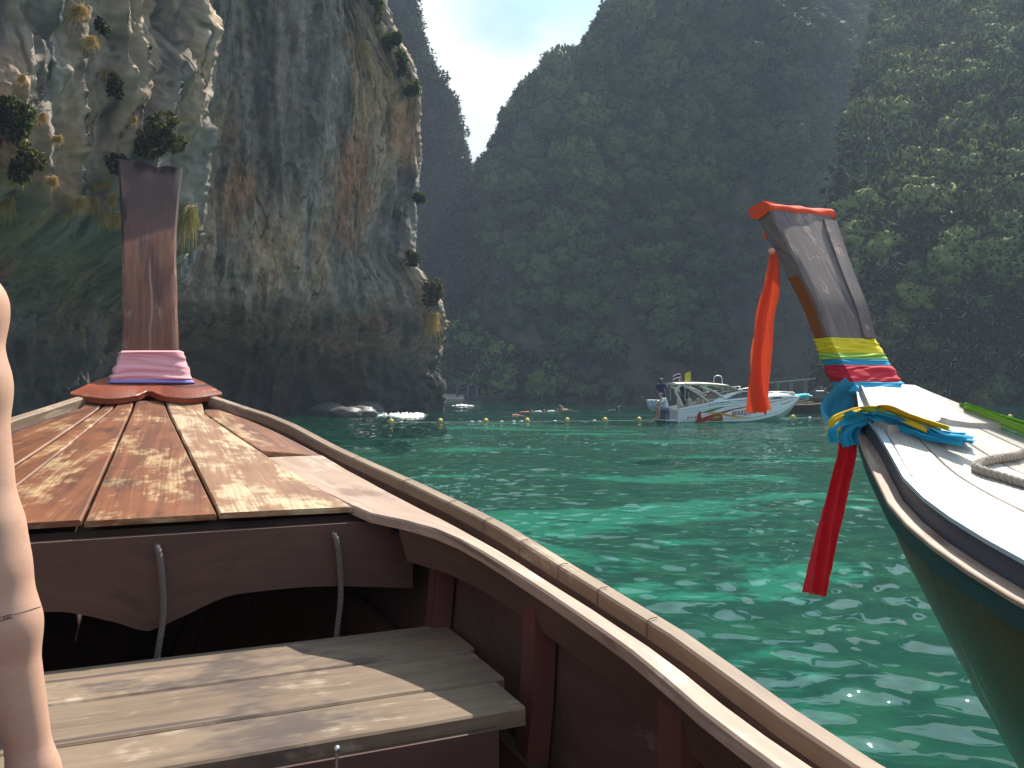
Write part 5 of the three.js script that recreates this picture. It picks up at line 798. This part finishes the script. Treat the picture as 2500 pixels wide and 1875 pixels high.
  figure('person standing at the speedboat stern in a dark navy shirt', { hips: [0, 0.9, 0], chest: [0, 1.3, 0], neck: [0, 1.5, 0], head: [0, 1.62, 0], face: [0.6, 0, 0.8], shL: [0.1, 1.42, 0.17], elL: [0.2, 1.15, 0.26], haL: [0.3, 1.0, 0.15], shR: [-0.1, 1.42, -0.17], elR: [-0.18, 1.14, -0.2], haR: [-0.1, 0.95, -0.15], hpL: [0.06, 0.88, 0.09], knL: [0.08, 0.48, 0.1], ftL: [0.05, 0.08, 0.1], hpR: [-0.06, 0.88, -0.09], knR: [-0.04, 0.48, -0.1], ftR: [-0.06, 0.08, -0.1] }, { skin: [0.16, 0.08, 0.05], topCol: [0.015, 0.02, 0.10], sleeves: 0.7, shorts: [0.03, 0.03, 0.05], pos: on(-0.45, 0.55, -0.3), turn: SB.turn });
  figure('person in dark clothes standing under the speedboat canopy', { hips: [0, 0.9, 0], chest: [0, 1.28, 0], neck: [0, 1.46, 0], head: [0, 1.57, 0], face: [0, 0, 1], shL: [0.18, 1.38, 0], elL: [0.24, 1.1, 0.08], haL: [0.18, 0.95, 0.2], shR: [-0.18, 1.38, 0], elR: [-0.24, 1.1, 0.08], haR: [-0.16, 0.95, 0.2], hpL: [0.09, 0.88, 0], knL: [0.1, 0.48, 0.03], ftL: [0.1, 0.08, 0], hpR: [-0.09, 0.88, 0], knR: [-0.1, 0.48, 0.03], ftR: [-0.1, 0.08, 0] }, { skin: [0.2, 0.1, 0.06], topCol: [0.02, 0.03, 0.07], shorts: [0.03, 0.04, 0.08], pos: on(0.65, 0.43, 0.4), turn: SB.turn });
  figure('person with an orange life vest sitting on the far side of the speedboat bow', { hips: [0, 0.1, 0], chest: [0, 0.45, 0], neck: [0, 0.63, 0], head: [-0.02, 0.75, 0], face: [1, 0, 0], shL: [0, 0.55, 0.18], elL: [0.1, 0.3, 0.22], haL: [0.25, 0.2, 0.15], shR: [0, 0.55, -0.18], elR: [0.1, 0.3, -0.22], haR: [0.25, 0.2, -0.15], hpL: [0.05, 0.08, 0.1], knL: [0.45, 0.2, 0.12], ftL: [0.55, -0.05, 0.12], hpR: [0.05, 0.08, -0.1], knR: [0.45, 0.2, -0.12], ftR: [0.55, -0.05, -0.12] }, { skin: [0.25, 0.13, 0.08], topCol: [0.03, 0.03, 0.04], shorts: [0.05, 0.05, 0.08], vest: [0.85, 0.22, 0.05], pos: on(5.35, 1.45, -0.3), turn: SB.turn });
}
// ---------------------------------------------------------------- far longtail boats
function farBoat(pos, turn, L, label, hullC, opts) {
  const b = thing('longtail_boat', label, 'boat', pos, turn);
  const w = table([[0, 0.35], [0.2, 0.8], [0.6, 0.85], [0.85, 0.5], [1, 0.06]]), y = table([[0, 0.75], [0.25, 0.62], [0.6, 0.68], [0.85, 1.05], [1, 1.75]]), k = table([[0, 0.05], [0.2, -0.3], [0.75, -0.3], [0.9, 0.1], [1, 1.3]]);
  part('hull', loft(range(0, 1, 30).map((a) => { const r = []; for (let i = 0; i <= 16; i++) { const q = i / 8 - 1, f = Math.abs(q); r.push([a * L, lerp(k(a), y(a), Math.pow(f, 2.2)), q * w(a)]); } for (let i = 16; i >= 0; i--) { const q = (i / 8 - 1) * 0.94, f = Math.abs(q); r.push([a * L, Math.min(lerp(k(a) + 0.06, y(a), Math.pow(f, 2.2)), y(a) - 0.005), q * w(a)]); } return r; }), { caps: false }), std(hullC, 0.6), b);
  for (const s of [1, -1]) part('gunwale', tube(range(0, 1, 16).map((a) => [a * L, y(a), s * w(a)]), 0.035, 6), std(opts.rail ?? [0.25, 0.2, 0.15], 0.6), b);
  part('bow_post', loft([[L - 0.12, 1.3], [L + 0.1, 1.8], [L + 0.28, 2.35]].map(([x, yy]) => [[x, yy, -0.06], [x + 0.13, yy, -0.06], [x + 0.13, yy, 0.06], [x, yy, 0.06]])), std(hullC, 0.6), b);
  const mo = new THREE.Group(); mo.name = 'engine'; b.add(mo);
  part('block', join(box(0.1, 1.12, 0, 0.75, 0.45, 0.42, 0.06), box(0.1, 1.4, 0, 0.4, 0.2, 0.3, 0.04), bar([0.3, 1.2, 0.2], [0.5, 1.5, 0.3], 0.05)), std([0.05, 0.05, 0.055], 0.5), mo);
  part('propeller_shaft', bar([-0.25, 1.0, 0], [-3.0, 0.05, 0.2], 0.045), std([0.12, 0.11, 0.10], 0.5), mo);
  part('tiller', bar([0.45, 1.15, 0], [1.6, 1.35, 0.1], 0.025), M.steel, mo);
  for (let i = 0; i < 3; i++) part('thwart', box(L * (0.3 + 0.17 * i), 0.55, 0, 0.35, 0.05, 1.35), std([0.3, 0.22, 0.15], 0.7), b);
  b.updateMatrixWorld(true); return b;
}
{
  const z = 158, p = onWater(1133, 975), b = farBoat([p.x, 0, p.z], 4 * Math.PI / 180, 8.6, 'dark longtail boat with a blue awning moored off the small beach', [0.06, 0.05, 0.055], { rail: [0.2, 0.19, 0.18] });
  part('awning', grid(12, 8, (a, c) => { const k = c * 2 - 1; return [lerp(0.55, 2.7, a), 3.0 - 0.35 * a + 0.12 * (1 - k * k), k * 0.85]; }), cloth([0.05, 0.10, 0.35]), b);
  part('awning_pole', join(...[[0.7, 0.8], [0.7, -0.8], [2.5, 0.8], [2.5, -0.8]].map(([x, k]) => bar([x, 0.6, k], [x, 2.9 - 0.16 * x, k], 0.03, 6))), M.steel, b);
  const q = new THREE.Vector3(1.0, 0.35, 0).applyMatrix4(b.matrixWorld).toArray();
  figure('dark silhouetted person standing under the blue awning of the far boat', { hips: [0, 0.9, 0], chest: [0, 1.3, 0], neck: [0, 1.5, 0], head: [0, 1.62, 0], face: [1, 0, 0], shL: [0, 1.42, 0.19], elL: [0.05, 1.1, 0.24], haL: [0.2, 0.95, 0.2], shR: [0, 1.42, -0.19], elR: [-0.08, 1.12, -0.24], haR: [0, 0.85, -0.22], hpL: [0, 0.88, 0.09], knL: [0.03, 0.48, 0.1], ftL: [0, 0.08, 0.1], hpR: [0, 0.88, -0.09], knR: [0, 0.48, -0.1], ftR: [0, 0.08, -0.1] }, { skin: [0.12, 0.07, 0.05], topCol: [0.03, 0.03, 0.04], shorts: [0.03, 0.03, 0.04], cell: 0.03, pos: q });
  const p2 = onWater(2062, 1012), c = farBoat([p2.x, 0, p2.z - 3], Math.PI - 0.25, 6.6, 'dark longtail boat with a turquoise cover moored behind the speedboat bow', [0.05, 0.035, 0.03], { rail: [0.5, 0.36, 0.22] });
  part('cover', loft(range(1.3, 3.7, 14).map((x) => { const r = []; for (let i = 0; i <= 8; i++) { const k = i / 4 - 1; r.push([x, 1.42 - 0.12 * k * k + 0.03 * Math.sin(x * 5), k * 0.9]); } for (let i = 8; i >= 0; i--) { const k = i / 4 - 1; r.push([x, 1.2 - 0.12 * k * k, k * 0.88]); } return r; })), cloth([0.05, 0.5, 0.55]), c);
  part('roof_frame', join(bar([0.9, 2.5, 0.75], [4.2, 2.2, 0.75], 0.03, 6), bar([0.9, 2.5, -0.75], [4.2, 2.2, -0.75], 0.03, 6), ...[1.5, 2.5, 3.4].flatMap((x) => [bar([x, 0.65, 0.8], [x, 2.58 - 0.09 * x, 0.75], 0.025, 6), bar([x, 0.65, -0.8], [x, 2.58 - 0.09 * x, -0.75], 0.025, 6), bar([x, 2.58 - 0.09 * x, 0.75], [x, 2.58 - 0.09 * x, -0.75], 0.02, 6)])), std([0.3, 0.28, 0.27], 0.5), c);
  part('bamboo_pole', join(bar([0.9, 0.8, 0.9], [3.2, 0.95, 0.9], 0.03, 6), bar([1.2, 1.0, 0.95], [2.8, 0.72, 0.92], 0.03, 6), bar([1.0, 0.72, 0.93], [3.6, 0.8, 0.93], 0.025, 6), bar([1.8, 0.95, 0.94], [3.3, 0.7, 0.92], 0.028, 6)), std([0.62, 0.45, 0.26], 0.6), c);
  part('spare_engine', join(box(0.6, 1.3, -0.1, 0.9, 0.7, 0.7, 0.15), box(0.3, 1.7, 0, 0.4, 0.2, 0.3), tube([[0.1, 1.4, -0.5], [0.5, 1.9, -0.5], [1.1, 1.5, -0.5]], 0.06, 6)), std([0.12, 0.12, 0.12], 0.45), c);
  part('ring_buoy', new THREE.TorusGeometry(0.2, 0.05, 8, 20).translate(3.3, 1.0, -0.98), M.white, c);
  const rc1 = thing('sash', 'short red cloth hanging from the bow of the boat with the turquoise cover', 'sash');
  part('ribbon', sash([at(2023, 990, 46.5), at(2014, 997, 46.4), at(2011, 1004, 46.4), at(2012, 1011, 46.3)], 0.22, { pleats: 1.5, depth: 0.04 }), cloth([0.8, 0.06, 0.1]), rc1);
}
// ---------------------------------------------------------------- buoys, their line, swimmers
{
  const spots = [[955, 1032], [1075, 1031], [1186, 1031], [1287, 1030], [1385, 1029], [1477, 1028], [1560, 1027], [1936, 1021], [2015, 1021], [2466, 1020]], M1 = std([0.80, 0.62, 0.14], 0.55), M2 = M.white;
  const proto = thing('buoy', '', 'buoy', [0, 0, 0], 0, 'yellow buoys strung across the bay');
  part('float', loft(range(0, 1, 12).map((a) => { const r = 0.125 * Math.pow(Math.max(Math.sin(Math.PI * (0.02 + 0.96 * a)), 0.02), 0.6), c = []; for (let i = 0; i < 18; i++) c.push([r * Math.cos(i / 18 * 6.283), -0.1 + 0.26 * a, r * Math.sin(i / 18 * 6.283)]); return c; })), M1, proto);
  part('eye', join(new THREE.TorusGeometry(0.04, 0.012, 6, 12).translate(0.16, 0.03, 0), new THREE.TorusGeometry(0.04, 0.012, 6, 12).translate(-0.16, 0.03, 0)), std([0.4, 0.35, 0.2], 0.6), proto);
  const labels = ['yellow buoy leftmost of the line, in front of the foam', 'second yellow buoy of the line, right of the foam', 'third yellow buoy from the left in the line', 'fourth yellow buoy from the left in the line', 'fifth yellow buoy from the left in the line', 'sixth yellow buoy from the left in the line', 'yellow buoy beside the speedboat stern', 'yellow buoy just right of the speedboat bow', 'yellow buoy beside the blue cloth of the right prow', 'yellow buoy beyond the green sash at far right'];
  const pts = spots.map(([u, v]) => onWater(u, v));
  pts.forEach((p, i) => { const b = i ? proto.clone() : proto; if (i) { b.name = numbered('buoy'); scene.add(b); } b.userData = { ...proto.userData, label: labels[i] }; b.position.set(p.x, 0.05, p.z); b.rotation.y = i * 1.3; b.rotation.z = 0.15 * Math.sin(i * 5); });
  const rnd = mulberry(8), floats = [];
  for (let i = 0; i + 1 < pts.length; i++) for (let k = 1; k < 6; k++) if (rnd() < 0.2) { const p = pts[i].clone().lerp(pts[i + 1], k / 6 + 0.05 * rnd()); floats.push(new THREE.SphereGeometry(0.06, 8, 6).scale(1.8, 0.8, 1).translate(p.x, 0.03, p.z)); }
  const line = thing('buoy_line', 'white floating rope that joins the yellow buoys', 'rope'); part('rope', tube(pts.map((p) => [p.x, 0.015, p.z]), 0.009, 5, 300), std([0.35, 0.4, 0.36], 0.7), line); part('cork', join(floats), M.white, line);
  const swim = (u, v, dir, label, o = {}) => { const p = onWater(u, v), J = { hips: [-0.55, -0.04, 0], chest: [-0.12, 0.0, 0], neck: [0.1, 0.05, 0], head: [0.24, 0.1, 0], face: [0.8, -0.4, 0], shL: [0.0, 0.03, 0.18], elL: o.arm ? [0.12, 0.3, 0.25] : [0.25, -0.05, 0.25], haL: o.arm ? [0.35, 0.42, 0.2] : [0.5, -0.05, 0.18], shR: [0, 0.03, -0.18], elR: [0.22, -0.06, -0.26], haR: [0.45, -0.12, -0.2], hpL: [-0.6, -0.04, 0.09], knL: [-1.0, -0.12, 0.1], ftL: [-1.4, -0.08, 0.1], hpR: [-0.6, -0.04, -0.09], knR: [-1.0, -0.1, -0.1], ftR: [-1.4, -0.16, -0.1] }; figure(label, J, { pos: [p.x, -0.09, p.z], turn: dir, cell: 0.026, ...o }); };
  swim(1256, 1013, 2.6, 'swimmer with reddish skin in front, nearest to the buoys', { skin: [0.62, 0.30, 0.2], hair: [0.08, 0.03, 0.02], pos0: 1 });
  swim(1289, 1005, 0.1, 'swimmer seen as a small pale patch left of the white shirts', { skin: [0.6, 0.36, 0.26], topCol: [0.6, 0.15, 0.1] });
  swim(1320, 1004, 0.0, 'snorkeller in a pale shirt, left of the pair', { topCol: [0.75, 0.78, 0.8] });
  swim(1352, 1003, 0.1, 'snorkeller in a pale shirt, right of the pair', { topCol: [0.8, 0.8, 0.82], skin: [0.55, 0.3, 0.2] });
  swim(1376, 999, 3.0, 'swimmer raising one arm behind the pair of snorkellers', { arm: 1, skin: [0.62, 0.34, 0.22] });
  swim(1502, 1001, 0.2, 'swimmer in a black wetsuit left of the speedboat', { topCol: [0.02, 0.02, 0.025], sleeves: 1, skin: [0.3, 0.18, 0.12], arm: 1 });
  const p = onWater(1131, 991), g = grid(60, 20, (a, b) => { const m = Math.sin(Math.PI * a) * Math.sin(Math.PI * b); return [p.x + (a - 0.5) * 3.2, m * clamp(0.4 + fbm(a * 9, b * 5, 3, 4, 0.6)) < 0.14 ? -2.6 : -0.05 + 0.4 * m * clamp(0.4 + fbm(a * 9, b * 5, 3, 4, 0.6)), p.z + (b - 0.5) * 2]; });
  solo('splash', surfaceOnly(g), std([0.88, 0.9, 0.88], 0.9, { side: THREE.DoubleSide }), 'white splash on the water in front of the beached boat', 'splash').userData.kind = 'stuff';
}
renderer.render(scene, camera);
